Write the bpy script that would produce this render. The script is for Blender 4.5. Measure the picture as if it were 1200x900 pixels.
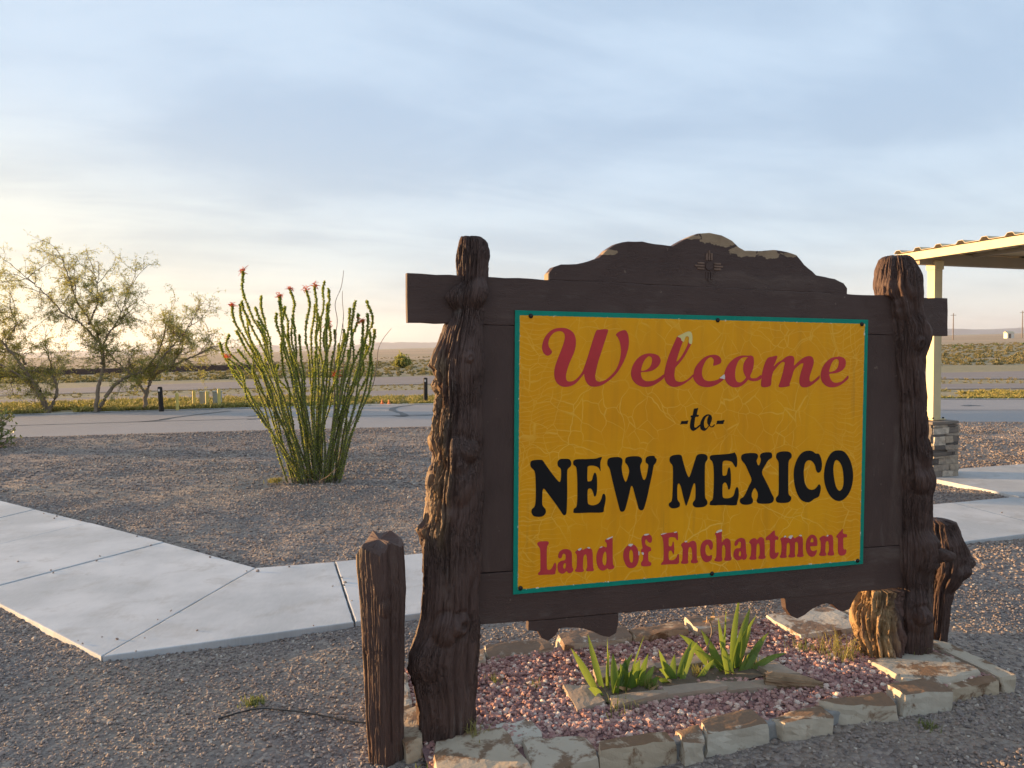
import bpy, bmesh, math, random
import numpy as np
from mathutils import Vector, Matrix, Euler
from mathutils.geometry import tessellate_polygon

for o in list(bpy.data.objects):
    bpy.data.objects.remove(o, do_unlink=True)
SC = bpy.context.scene
COL = SC.collection
R = math.radians
random.seed(7)
RNG = np.random.default_rng(7)

# ------------------------------------------------------------------ camera
CAM_H = 1.7
cd = bpy.data.cameras.new('camera')
cam = bpy.data.objects.new('camera', cd)
COL.objects.link(cam)
cd.sensor_fit = 'HORIZONTAL'
cd.sensor_width = 36.0
cd.lens = 36.0 * 880 / 1200
cd.clip_start = 0.05
cd.clip_end = 40000
PITCH, ROLL = R(2.93), R(0.9)
fw = Vector((0, math.cos(PITCH), -math.sin(PITCH)))
rt = Vector((1, 0, 0))
up = rt.cross(fw)
r2 = rt * math.cos(ROLL) - up * math.sin(ROLL)
u2 = up * math.cos(ROLL) + rt * math.sin(ROLL)
M = Matrix((r2, u2, -fw)).transposed().to_4x4()
M.translation = (0, 0, CAM_H)
cam.matrix_world = M
SC.camera = cam

# ------------------------------------------------------------------ world and sun
SUN_AZ, SUN_EL = R(-76), R(4.6)
S = Vector((math.sin(SUN_AZ) * math.cos(SUN_EL), math.cos(SUN_AZ) * math.cos(SUN_EL), math.sin(SUN_EL)))
world = bpy.data.worlds.new('World')
SC.world = world
world.use_nodes = True
wt = world.node_tree
for n in list(wt.nodes):
    wt.nodes.remove(n)


class NT:
    """small helper round a node tree"""
    def __init__(self, tree):
        self.t = tree

    def n(self, kind, **kw):
        nd = self.t.nodes.new(kind)
        for k, v in kw.items():
            setattr(nd, k, v)
        return nd

    def l(self, a, b):
        self.t.links.new(a, b)

    def put(self, sock, v):
        if isinstance(v, bpy.types.NodeSocket):
            self.l(v, sock)
        elif v is not None:
            if sock.type == 'RGBA' and len(v) == 3:
                v = (*v, 1)
            sock.default_value = v

    def math(self, op, a, b=None, c=None, clamp=False):
        nd = self.n('ShaderNodeMath', operation=op, use_clamp=clamp)
        for i, v in enumerate((a, b, c)):
            if v is not None:
                self.put(nd.inputs[i], v)
        return nd.outputs[0]

    def vmath(self, op, a, b=None):
        nd = self.n('ShaderNodeVectorMath', operation=op)
        self.put(nd.inputs[0], a)
        if b is not None:
            self.put(nd.inputs[1], b)
        return nd.outputs['Value'] if op in ('DOT_PRODUCT', 'LENGTH', 'DISTANCE') else nd.outputs[0]

    def mix(self, f, a, b, blend='MIX'):
        nd = self.n('ShaderNodeMix', data_type='RGBA', blend_type=blend)
        self.put(nd.inputs[0], f)
        self.put(nd.inputs[6], a)
        self.put(nd.inputs[7], b)
        return nd.outputs[2]

    def noise(self, vec, scale, detail=4.0, rough=0.55, dist=0.0):
        nd = self.n('ShaderNodeTexNoise')
        if vec is not None:
            self.l(vec, nd.inputs['Vector'])
        nd.inputs['Scale'].default_value = scale
        nd.inputs['Detail'].default_value = detail
        nd.inputs['Roughness'].default_value = rough
        nd.inputs['Distortion'].default_value = dist
        return nd.outputs['Fac']

    def mapping(self, vec, scale=(1, 1, 1), loc=(0, 0, 0), rot=(0, 0, 0)):
        nd = self.n('ShaderNodeMapping')
        self.l(vec, nd.inputs[0])
        nd.inputs[1].default_value = loc
        nd.inputs[2].default_value = rot
        nd.inputs[3].default_value = scale
        return nd.outputs[0]

    def ramp(self, f, stops, interp='LINEAR'):
        nd = self.n('ShaderNodeValToRGB')
        cr = nd.color_ramp
        cr.interpolation = interp
        while len(cr.elements) > 1:
            cr.elements.remove(cr.elements[-1])
        for i, (p, c) in enumerate(stops):
            e = cr.elements[0] if i == 0 else cr.elements.new(p)
            e.position = p
            e.color = (*c, 1) if isinstance(c, (tuple, list)) else (c, c, c, 1)
        self.put(nd.inputs[0], f)
        return nd.outputs[0]

    def range(self, v, a, b, c=0.0, d=1.0, smooth=True):
        nd = self.n('ShaderNodeMapRange', interpolation_type='SMOOTHSTEP' if smooth else 'LINEAR')
        self.put(nd.inputs[0], v)
        for i, q in enumerate((a, b, c, d)):
            nd.inputs[i + 1].default_value = q
        return nd.outputs[0]


W = NT(wt)
sky = W.n('ShaderNodeTexSky')
sky.sky_type = 'NISHITA'
sky.sun_disc = False
sky.sun_elevation = SUN_EL
sky.sun_rotation = SUN_AZ
sky.altitude = 1300
sky.air_density = 1.0
sky.dust_density = 1.6
sky.ozone_density = 1.0
dirv = W.vmath('NORMALIZE', W.n('ShaderNodeTexCoord').outputs['Generated'])
sep = W.n('ShaderNodeSeparateXYZ')
W.l(dirv, sep.inputs[0])
dz = W.math('MAXIMUM', sep.outputs[2], 0.0)
# thin high cloud, laid out on a layer overhead
den = W.math('ADD', dz, 0.16)
comb = W.n('ShaderNodeCombineXYZ')
W.l(W.math('DIVIDE', sep.outputs[0], den), comb.inputs[0])
W.l(W.math('DIVIDE', sep.outputs[1], den), comb.inputs[1])
lay = W.mapping(comb.outputs[0], scale=(0.75, 1.05, 1), rot=(0, 0, R(-38)), loc=(3.1, 0.4, 0))
n_big = W.noise(lay, 0.95, 5, 0.55, 0.35)
n_str = W.noise(W.mapping(lay, scale=(0.8, 1.7, 1), rot=(0, 0, R(32)), loc=(1.7, 4.2, 0)), 1.5, 6, 0.55, 0.5)
cl = W.math('ADD', W.math('MULTIPLY', n_big, 0.6), W.math('MULTIPLY', n_str, 0.4))
cmask = W.range(cl, 0.38, 0.62)
sund = W.vmath('DOT_PRODUCT', dirv, tuple(S))
near_sun = W.math('POWER', W.math('MAXIMUM', W.math('MULTIPLY_ADD', sund, 0.5, 0.5), 0.0), 6.5)
low = W.range(dz, 0.0, 0.30, 1.0, 0.0)
veil = W.mix(low, (0.43, 0.575, 0.765), (0.59, 0.67, 0.71))
veil = W.mix(W.range(dz, 0.0, 0.13, 0.85, 0.0), veil, (0.82, 0.76, 0.64))
warmth = W.math('MULTIPLY', near_sun, W.range(dz, 0.02, 0.34, 1.0, 0.06))
cloud_dark = W.mix(W.math('MULTIPLY', warmth, 0.95, clamp=True), W.mix(0.40, veil, (0.36, 0.47, 0.61)), (1.05, 0.88, 0.50))
cloud_lite = W.mix(W.math('MULTIPLY', warmth, 1.15, clamp=True), W.mix(0.34, veil, (0.70, 0.82, 0.93)), (1.32, 1.12, 0.66))
cloud = W.mix(cmask, cloud_dark, cloud_lite)
bg1 = W.n('ShaderNodeBackground')
W.l(sky.outputs[0], bg1.inputs[0])
bg1.inputs[1].default_value = 0.06
bg2 = W.n('ShaderNodeBackground')
W.l(cloud, bg2.inputs[0])
bg2.inputs[1].default_value = 0.415
mixs = W.n('ShaderNodeMixShader')
mixs.inputs[0].default_value = 0.88
W.l(bg1.outputs[0], mixs.inputs[1])
W.l(bg2.outputs[0], mixs.inputs[2])
wo = W.n('ShaderNodeOutputWorld')
W.l(mixs.outputs[0], wo.inputs[0])

sl_ = bpy.data.lights.new('sun', 'SUN')
sl_.energy = 5.0
sl_.angle = R(0.6)
sl_.color = (1.0, 0.62, 0.29)
sun = bpy.data.objects.new('sun', sl_)
COL.objects.link(sun)
sun.rotation_euler = (-S).to_track_quat('-Z', 'Y').to_euler()
sun.location = (-20, 10, 12)

vs = SC.view_settings
vs.view_transform = 'Standard'
vs.look = 'None'
vs.gamma = 1.0
vs.use_curve_mapping = False
vs.exposure = 1.6
SC.render.engine = 'CYCLES'
SC.cycles.max_bounces = 6
SC.cycles.volume_bounces = 0
SC.cycles.transparent_max_bounces = 8


# ------------------------------------------------------------------ helpers
def tag(o, label=None, cat=None, group=None, kind=None):
    if label: o['label'] = label
    if cat: o['category'] = cat
    if group: o['group'] = group
    if kind: o['kind'] = kind
    return o


def empty(name, loc=(0, 0, 0), rz=0.0):
    o = bpy.data.objects.new(name, None)
    COL.objects.link(o)
    o.location = loc
    o.rotation_euler = (0, 0, rz)
    o.empty_display_size = 0.1
    return o


def mobj(name, me, mat=None, parent=None):
    o = bpy.data.objects.new(name, me)
    COL.objects.link(o)
    if mat is not None and not me.materials:
        me.materials.append(mat)
    if parent is not None:
        o.parent = parent
    return o


def mesh(name, V, F, smooth=False):
    me = bpy.data.meshes.new(name)
    V = np.asarray(V, dtype=np.float32).reshape(-1, 3)
    if isinstance(F, np.ndarray):
        n, k = F.shape
        me.vertices.add(len(V))
        me.vertices.foreach_set('co', V.ravel())
        me.loops.add(n * k)
        me.loops.foreach_set('vertex_index', F.astype(np.int32).ravel())
        me.polygons.add(n)
        me.polygons.foreach_set('loop_start', np.arange(0, n * k, k, dtype=np.int32))
        me.update(calc_edges=True)
        me.validate()
    else:
        me.from_pydata(V.tolist(), [], F)
        me.update()
    if smooth:
        me.polygons.foreach_set('use_smooth', np.ones(len(me.polygons), dtype=bool))
    return me


def from_bm(name, bm, smooth=False):
    me = bpy.data.meshes.new(name)
    bmesh.ops.recalc_face_normals(bm, faces=bm.faces)
    bm.to_mesh(me)
    bm.free()
    if smooth:
        me.polygons.foreach_set('use_smooth', np.ones(len(me.polygons), dtype=bool))
    return me


def _hash(ix, iy, iz, seed):
    h = (ix.astype(np.int64) * 374761393 + iy.astype(np.int64) * 668265263 + iz.astype(np.int64) * 2147483647 + seed * 974634777) & 0xffffffff
    h = ((h ^ (h >> 13)) * 1274126177) & 0xffffffff
    h = ((h ^ (h >> 16)) * 2246822519) & 0xffffffff
    return ((h ^ (h >> 15)) & 0xffffff) / float(0xffffff)


def vn(x, y, z=0.0, seed=0):
    x, y, z = np.broadcast_arrays(np.asarray(x, float), np.asarray(y, float), np.asarray(z, float))
    xi, yi, zi = np.floor(x), np.floor(y), np.floor(z)
    fx, fy, fz = x - xi, y - yi, z - zi
    fx, fy, fz = (q * q * (3 - 2 * q) for q in (fx, fy, fz))
    r = 0
    for a in (0, 1):
        for b in (0, 1):
            for c in (0, 1):
                w = (fx if a else 1 - fx) * (fy if b else 1 - fy) * (fz if c else 1 - fz)
                r = r + w * _hash(xi + a, yi + b, zi + c, seed)
    return r


def fbm(x, y, z=0.0, seed=0, octv=4):
    r, a, t = 0, 1.0, 0
    for i in range(octv):
        r = r + a * vn(np.asarray(x) * 2 ** i, np.asarray(y) * 2 ** i, np.asarray(z) * 2 ** i, seed + i * 17)
        t += a
        a *= 0.5
    return r / t


def sstep(a, b, x):
    t = np.clip((np.asarray(x, float) - a) / (b - a), 0, 1)
    return t * t * (3 - 2 * t)


def resample(poly, step, closed=True):
    out = []
    n = len(poly)
    for i in range(n if closed else n - 1):
        a, b = np.array(poly[i], float), np.array(poly[(i + 1) % n], float)
        k = max(1, int(round(np.linalg.norm(b - a) / step)))
        for j in range(k):
            out.append(tuple(a + (b - a) * j / k))
    if not closed:
        out.append(tuple(poly[-1]))
    return out


def catmull(pts, sub=3):
    n = len(pts)
    P = [np.array(p, float) for p in pts]
    out = []
    for i in range(n):
        p0, p1, p2, p3 = P[i - 1], P[i], P[(i + 1) % n], P[(i + 2) % n]
        for j in range(sub):
            t = j / sub
            out.append(0.5 * ((2 * p1) + (-p0 + p2) * t + (2 * p0 - 5 * p1 + 4 * p2 - p3) * t * t + (-p0 + 3 * p1 - 3 * p2 + p3) * t ** 3))
    return out


def prism(name, poly, y0, y1, bev=0.003, jit=0.0, axis='Y', seed=0):
    """outline extruded along Y (outline in xz) or along Z (outline in xy), edges softened"""
    rr = random.Random(seed)
    bm = bmesh.new()
    q = [(a + rr.uniform(-jit, jit), b + rr.uniform(-jit, jit)) for a, b in poly]
    mk = (lambda a, b, h: (a, h, b)) if axis == 'Y' else (lambda a, b, h: (a, b, h))
    v0 = [bm.verts.new(mk(a, b, y0)) for a, b in q]
    v1 = [bm.verts.new(mk(a, b, y1)) for a, b in q]
    n = len(q)
    bm.faces.new(v0)
    bm.faces.new(v1[::-1])
    for i in range(n):
        bm.faces.new((v0[i], v1[i], v1[(i + 1) % n], v0[(i + 1) % n]))
    bmesh.ops.recalc_face_normals(bm, faces=bm.faces)
    if bev > 0:
        es = [e for e in bm.edges if (e.verts[0] in v0) == (e.verts[1] in v0)]
        bmesh.ops.bevel(bm, geom=es, offset=bev, segments=2, profile=0.6, affect='EDGES', clamp_overlap=True)
    return from_bm(name, bm)


def box_bm(bm, c, s, rot=None):
    m = Matrix.Translation(c) @ (rot.to_4x4() if rot is not None else Matrix.Identity(4)) @ Matrix.Diagonal((*s, 1))
    return bmesh.ops.create_cube(bm, size=1.0, matrix=m)['verts']


def box_mesh(name, c, s, bev=0.004, rot=None):
    bm = bmesh.new()
    box_bm(bm, c, s, rot)
    if bev:
        bmesh.ops.bevel(bm, geom=list(bm.edges), offset=bev, segments=2, profile=0.6, affect='EDGES', clamp_overlap=True)
    return from_bm(name, bm)


def tube_arrays(pts, rads, ns=6):
    pts = np.asarray(pts, float)
    n = len(pts)
    tan = np.gradient(pts, axis=0)
    tan /= np.linalg.norm(tan, axis=1)[:, None] + 1e-9
    ref = np.where(np.abs(tan[:, 2:3]) > 0.9, np.array([[1.0, 0, 0]]), np.array([[0, 0, 1.0]]))
    a = np.cross(tan, ref)
    a /= np.linalg.norm(a, axis=1)[:, None] + 1e-9
    b = np.cross(tan, a)
    th = np.arange(ns) * 2 * np.pi / ns
    V = pts[:, None] + np.asarray(rads, float)[:, None, None] * (a[:, None] * np.cos(th)[None, :, None] + b[:, None] * np.sin(th)[None, :, None])
    V = V.reshape(-1, 3)
    i = np.arange(n - 1)[:, None] * ns
    j = np.arange(ns)[None]
    F = np.stack([i + j, i + (j + 1) % ns, i + ns + (j + 1) % ns, i + ns + j], -1).reshape(-1, 4)
    return V, F


class Bag:
    """collects vertex and face arrays for one mesh"""
    def __init__(self):
        self.V, self.F, self.n = [], [], 0

    def add(self, V, F):
        self.V.append(np.asarray(V, float))
        self.F.append(np.asarray(F) + self.n)
        self.n += len(V)

    def mesh(self, name, smooth=True):
        return mesh(name, np.concatenate(self.V), np.concatenate(self.F), smooth)


def spline(pts, n):
    pts = np.asarray(pts, float)
    k = len(pts)
    t = np.linspace(0, k - 1, n)
    out = np.empty((n, pts.shape[1]))
    for q, tt in enumerate(t):
        i = min(int(tt), k - 2)
        f = tt - i
        p0, p1, p2, p3 = pts[max(i - 1, 0)], pts[i], pts[i + 1], pts[min(i + 2, k - 1)]
        out[q] = 0.5 * ((2 * p1) + (-p0 + p2) * f + (2 * p0 - 5 * p1 + 4 * p2 - p3) * f * f + (-p0 + 3 * p1 - 3 * p2 + p3) * f ** 3)
    return out


# ------------------------------------------------------------------ materials
def material(name):
    m = bpy.data.materials.new(name)
    m.use_nodes = True
    t = m.node_tree
    b = t.nodes['Principled BSDF']
    return m, NT(t), b


def bump(N, b, h, strength=0.4, dist=0.01):
    nd = N.n('ShaderNodeBump')
    nd.inputs['Strength'].default_value = strength
    nd.inputs['Distance'].default_value = dist
    N.put(nd.inputs['Height'], h)
    N.l(nd.outputs[0], b.inputs['Normal'])


def ocoord(N):
    return N.n('ShaderNodeTexCoord').outputs['Object']


def irand(N):
    return N.n('ShaderNodeObjectInfo').outputs['Random']


def mat_wood(name, stretch, worn_or_sunlit=None, rel=0.55, split_amt=0.25, tone=0.92, grey=0.25):
    """dark brown outdoor paint over weathered timber, grain along the stretched axis"""
    m, N, b = material(name)
    c = ocoord(N)
    wob = N.n('ShaderNodeVectorMath', operation='MULTIPLY_ADD')
    wn = N.n('ShaderNodeTexNoise')
    N.l(c, wn.inputs['Vector'])
    wn.inputs['Scale'].default_value = 7.0
    N.l(wn.outputs['Color'], wob.inputs[0])
    wob.inputs[1].default_value = (0.05, 0.05, 0.05)
    N.l(c, wob.inputs[2])
    cw = wob.outputs[0]
    g = N.noise(N.mapping(cw, scale=stretch), 9, 8, 0.62, 0.6)
    f = N.noise(c, 3.0, 4, 0.5)
    dark = N.mix(f, tuple(q * tone for q in (0.056, 0.031, 0.025)), tuple(q * tone for q in (0.094, 0.054, 0.043)))
    col = N.mix(N.range(g, 0.55, 0.78), dark, tuple(q * tone for q in (0.115, 0.076, 0.060)))
    sp = N.noise(c, 34, 3, 0.6)
    col = N.mix(N.range(sp, 0.70, 0.76, 0, 0.55), col, (0.22, 0.16, 0.12))
    gw = N.math('MULTIPLY', N.range(N.noise(N.mapping(cw, scale=stretch), 16, 6, 0.7), 0.55, 0.68), N.range(N.noise(c, 6, 4, 0.6), 0.46, 0.60))
    col = N.mix(N.math('MULTIPLY', gw, grey), col, (0.155, 0.125, 0.108))
    if worn_or_sunlit is not None:
        col = worn_or_sunlit(N, c, col)
    N.l(col, b.inputs['Base Color'])
    b.inputs['Roughness'].default_value = 0.62
    b.inputs['Specular IOR Level'].default_value = 0.35
    fine = N.noise(N.mapping(cw, scale=stretch), 42, 8, 0.75)
    vo = N.n('ShaderNodeTexVoronoi', feature='DISTANCE_TO_EDGE')
    N.l(N.mapping(cw, scale=tuple(q * 34 for q in stretch)), vo.inputs['Vector'])
    split = N.math('MULTIPLY', N.range(vo.outputs['Distance'], 0.0, 0.10, 1.0, 0.0), N.range(N.noise(c, 5, 3), 0.45, 0.62))
    h = N.math('ADD', N.math('MULTIPLY', g, 0.8), N.math('MULTIPLY', fine, 0.6))
    bump(N, b, N.math('SUBTRACT', h, N.math('MULTIPLY', split, split_amt)), rel, 0.010)
    return m


def crest_worn(N, c, col):
    nz = N.noise(c, 16, 6, 0.65)
    w = None
    for (x, z, rx, rz) in ((0.985, 1.575, 0.08, 0.028), (1.13, 1.523, 0.07, 0.022), (1.25, 1.520, 0.07, 0.020), (1.37, 1.522, 0.06, 0.012), (0.43, 1.488, 0.05, 0.010), (0.84, 1.575, 0.05, 0.008), (0.153, 1.385, 0.004, 0.04)):
        d = N.vmath('LENGTH', N.mapping(c, scale=(1 / rx, 0, 1 / rz), loc=(-x / rx, 0, -z / rz)))
        k = N.range(N.math('SUBTRACT', N.math('MULTIPLY_ADD', nz, 1.6, -0.15), N.math('MULTIPLY', d, 0.55)), 0.02, 0.08)
        w = k if w is None else N.math('MAXIMUM', w, k)
    return N.mix(w, col, N.mix(nz, (0.16, 0.10, 0.06), (0.42, 0.30, 0.18)))


MAT = {}
MAT['wood_x'] = mat_wood('brown_painted_board', (0.10, 1, 1))
MAT['wood_z'] = mat_wood('brown_painted_upright', (1, 1, 0.10))
MAT['wood_log'] = mat_wood('brown_painted_log', (1, 1, 0.16), None, 0.95, 0.6, 1.15, 0.7)
MAT['wood_crest'] = mat_wood('brown_painted_crest', (0.12, 1, 1), crest_worn)


def log_worn(N, c, col):
    # paint long gone on the splintered weather side
    g = N.noise(N.mapping(c, scale=(1, 1, 0.16)), 30, 5, 0.6)
    s = N.n('ShaderNodeSeparateXYZ')
    N.l(c, s.inputs[0])
    side = N.range(N.math('MULTIPLY_ADD', N.noise(c, 8, 4), 0.10, s.outputs[0]), -0.225, -0.285)
    hi = N.math('MULTIPLY', N.range(s.outputs[2], 1.10, 0.98), N.range(s.outputs[2], 0.18, 0.32))
    k = N.math('MULTIPLY', N.math('MULTIPLY', side, hi), N.range(g, 0.36, 0.60))
    return N.mix(N.math('MULTIPLY', k, 0.8), col, (0.26, 0.175, 0.10))


MAT['log_post'] = mat_wood('brown_painted_log_splintered', (1, 1, 0.16), log_worn, 1.0, 0.7, 1.15, 0.8)


def root_sunlit(N, c, col):  # left side of the foot coloured golden: sunlight painted over the dark timber
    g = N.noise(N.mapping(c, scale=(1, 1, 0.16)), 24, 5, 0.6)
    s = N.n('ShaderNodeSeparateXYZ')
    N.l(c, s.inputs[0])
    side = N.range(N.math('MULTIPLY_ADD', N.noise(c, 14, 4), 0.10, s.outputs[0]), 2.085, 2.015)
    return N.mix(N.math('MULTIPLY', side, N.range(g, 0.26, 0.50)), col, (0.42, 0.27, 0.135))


def stump_sunlit_wear(N, c, col):  # left flank made paler: low sun put into the colour along with worn grain
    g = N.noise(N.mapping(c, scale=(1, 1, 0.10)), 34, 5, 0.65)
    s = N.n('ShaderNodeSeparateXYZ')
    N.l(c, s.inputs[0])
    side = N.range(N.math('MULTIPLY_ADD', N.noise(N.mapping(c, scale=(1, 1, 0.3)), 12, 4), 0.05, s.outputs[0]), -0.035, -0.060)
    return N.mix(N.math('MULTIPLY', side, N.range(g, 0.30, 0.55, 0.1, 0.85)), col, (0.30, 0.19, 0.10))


MAT['wood_hewn'] = mat_wood('brown_painted_hewn_log', (1, 1, 0.12), stump_sunlit_wear, 0.6, 0.35, 1.1, 0.5)
MAT['log_sunlit_foot'] = mat_wood('log_foot_painted_sunlight', (1, 1, 0.16), root_sunlit, 1.0, 1.0, 1.8)


def mat_plain(name, col, rough=0.6, var=0.25, scale=8.0, metal=0.0, spec=0.4, bumps=0.2, bscale=40):
    m, N, b = material(name)
    c = ocoord(N)
    nz = N.noise(c, scale, 5, 0.6)
    lo = tuple(q * (1 - var) for q in col)
    hi = tuple(min(1, q * (1 + var)) for q in col)
    N.l(N.mix(nz, lo, hi), b.inputs['Base Color'])
    b.inputs['Roughness'].default_value = rough
    b.inputs['Metallic'].default_value = metal
    b.inputs['Specular IOR Level'].default_value = spec
    if bumps:
        bump(N, b, N.noise(c, bscale, 4, 0.6), bumps, 0.004)
    return m


def mat_panel():
    m, N, b = material('yellow_sign_face')
    c = ocoord(N)
    s = N.n('ShaderNodeSeparateXYZ')
    N.l(c, s.inputs[0])
    x, z = s.outputs[0], s.outputs[2]
    edge = N.math('MINIMUM', N.math('MINIMUM', x, N.math('SUBTRACT', 1.83, x)), N.math('MINIMUM', z, N.math('SUBTRACT', 1.22, z)))
    chip = N.noise(c, 60, 4, 0.7)
    edge2 = N.math('MULTIPLY_ADD', N.math('SUBTRACT', chip, 0.5), 0.006, edge)
    # crazed paint
    wv = N.mapping(c, scale=(1, 0, 1))
    warp = N.n('ShaderNodeTexNoise')
    N.l(wv, warp.inputs['Vector'])
    warp.inputs['Scale'].default_value = 3.2
    warp.inputs['Detail'].default_value = 3
    wvec = N.n('ShaderNodeVectorMath', operation='MULTIPLY_ADD')
    N.l(warp.outputs['Color'], wvec.inputs[0])
    wvec.inputs[1].default_value = (0.22, 0.0, 0.22)
    N.l(wv, wvec.inputs[2])

    def crack(scale, width, seedloc):
        v = N.n('ShaderNodeTexVoronoi', feature='DISTANCE_TO_EDGE')
        N.l(N.mapping(wvec.outputs[0], loc=seedloc), v.inputs['Vector'])
        v.inputs['Scale'].default_value = scale
        return N.range(v.outputs['Distance'], 0.0, width, 1.0, 0.0)
    present = N.range(N.noise(wv, 3.4, 3), 0.42, 0.58)
    fade = N.range(N.noise(wv, 1.6, 2), 0.40, 0.62, 0.25, 1.0)
    k1 = N.math('MULTIPLY', N.math('MULTIPLY', crack(4.2, 0.012, (0.3, 0, 0.7)), 0.6), fade)
    k2 = N.math('MULTIPLY', N.math('MULTIPLY', crack(11.0, 0.026, (1.3, 0, 0.1)), 0.42), present)
    wave = N.n('ShaderNodeTexWave')
    N.l(N.mapping(wvec.outputs[0], scale=(0.5, 1, 1.6), rot=(0, R(14), 0)), wave.inputs['Vector'])
    wave.bands_direction = 'Z'
    wave.inputs['Scale'].default_value = 9
    wave.inputs['Distortion'].default_value = 5
    wave.inputs['Detail'].default_value = 3
    ends = N.range(N.math('ABSOLUTE', N.math('SUBTRACT', x, 0.9)), 0.55, 0.85)
    k3 = N.math('MULTIPLY', N.math('MULTIPLY', N.range(wave.outputs[1], 0.90, 1.0), 0.28), ends)
    kk = N.math('MAXIMUM', N.math('MAXIMUM', k1, k2), k3)
    base = N.mix(N.noise(wv, 2.2, 5, 0.6), (0.70, 0.245, 0.003), (0.90, 0.42, 0.004))
    streak = N.noise(N.mapping(c, scale=(9, 0, 0.7)), 2.0, 4)
    base = N.mix(N.range(streak, 0.45, 0.75, 0, 0.25), base, (0.50, 0.20, 0.012))
    drip = N.noise(N.mapping(c, scale=(26, 0, 0.9)), 1.0, 5, 0.6)
    base = N.mix(N.math('MULTIPLY', N.range(drip, 0.58, 0.72), N.range(N.noise(c, 2.6, 3), 0.42, 0.62, 0, 0.30)), base, (0.36, 0.17, 0.03))
    spk = N.range(N.noise(c, 130, 2, 0.5), 0.735, 0.76, 0, 0.6)
    base = N.mix(spk, base, (0.20, 0.10, 0.03))
    yel = N.mix(kk, base, (0.95, 0.58, 0.10))
    grn = N.mix(N.noise(c, 12, 4), (0.0, 0.20, 0.135), (0.004, 0.275, 0.19))
    col = N.mix(N.range(edge2, 0.0205, 0.0215), grn, yel)
    lost = N.math('MULTIPLY', N.range(N.math('ABSOLUTE', N.math('SUBTRACT', edge, 0.0215)), 0.0055, 0.002), N.range(N.noise(c, 30, 5, 0.7), 0.60, 0.64))
    col = N.mix(lost, col, (0.72, 0.70, 0.55))
    N.l(col, b.inputs['Base Color'])
    b.inputs['Roughness'].default_value = 0.55
    b.inputs['Specular IOR Level'].default_value = 0.2
    bump(N, b, kk, 0.25, 0.002)
    return m


MAT['panel'] = mat_panel()
MAT['red_print'] = mat_plain('red_lettering_paint', (0.52, 0.044, 0.048), 0.6, 0.30, 5, bumps=0.05, spec=0.2)
MAT['black_print'] = mat_plain('black_lettering_paint', (0.010, 0.009, 0.010), 0.6, 0.2, 6, bumps=0.05, spec=0.15)
MAT['chip_yellow'] = mat_plain('bare_yellow_chip', (0.74, 0.60, 0.22), 0.6, 0.15)
MAT['chip_white'] = mat_plain('bare_white_chip', (0.72, 0.62, 0.55), 0.6, 0.15)
MAT['bolt'] = mat_plain('dark_bolt', (0.03, 0.025, 0.025), 0.4, 0.3, metal=0.6)
MAT['carving'] = mat_plain('worn_tan_carving', (0.17, 0.105, 0.075), 0.8, 0.5, 40)


def mat_concrete():
    m, N, b = material('broomed_concrete')
    c = N.n('ShaderNodeNewGeometry').outputs['Position']
    a = N.noise(c, 1.1, 6, 0.6)
    f = N.noise(c, 60, 4, 0.7)
    brm = N.noise(N.mapping(c, scale=(40, 2.5, 1), rot=(0, 0, R(17))), 5, 3)
    col = N.mix(N.range(a, 0.35, 0.65), (0.40, 0.41, 0.415), (0.56, 0.56, 0.56))
    col = N.mix(N.range(f, 0.62, 0.78, 0, 0.4), col, (0.36, 0.35, 0.34))
    st = N.noise(c, 3.3, 7, 0.7, 0.4)
    col = N.mix(N.range(st, 0.50, 0.68, 0, 0.55), col, (0.35, 0.335, 0.315))
    spot = N.range(N.noise(c, 7.0, 3, 0.5), 0.70, 0.74, 0, 0.35)
    col = N.mix(spot, col, (0.26, 0.25, 0.235))
    col = N.mix(N.range(brm, 0.40, 0.65, 0, 0.22), col, (0.60, 0.60, 0.59))
    N.l(col, b.inputs['Base Color'])
    b.inputs['Roughness'].default_value = 0.85
    bump(N, b, N.math('ADD', f, N.math('MULTIPLY', brm, 0.6)), 0.35, 0.003)
    return m


MAT['concrete'] = mat_concrete()


def mat_gravel_sheet():
    m, N, b = material('grey_gravel_bed')
    c = N.n('ShaderNodeNewGeometry').outputs['Position']
    v = N.n('ShaderNodeTexVoronoi')
    N.l(c, v.inputs['Vector'])
    v.inputs['Scale'].default_value = 38
    col = N.ramp(v.outputs['Color'], [(0.0, (0.10, 0.080, 0.075)), (0.5, (0.21, 0.172, 0.155)), (1.0, (0.37, 0.31, 0.26))])
    big = N.noise(c, 0.7, 5, 0.6)
    col = N.mix(N.range(big, 0.40, 0.62, 0, 0.7), col, (0.30, 0.235, 0.18))
    N.l(col, b.inputs['Base Color'])
    b.inputs['Roughness'].default_value = 0.9
    bump(N, b, N.math('ADD', N.math('SUBTRACT', 1.0, v.outputs['Distance']), N.noise(c, 9, 4)), 1.0, 0.02)
    return m


MAT['gravel_sheet'] = mat_gravel_sheet()


def mat_stone_random(name, stops, rough=0.85):
    m, N, b = material(name)
    rnd = irand(N)
    c = N.ramp(rnd, stops)
    nz = N.noise(ocoord(N), 2.5, 4)
    col = N.mix(N.range(nz, 0.35, 0.7, 0, 0.25), c, N.mix(0.4, c, (0.70, 0.62, 0.54)))
    N.l(col, b.inputs['Base Color'])
    b.inputs['Roughness'].default_value = rough
    return m


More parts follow.
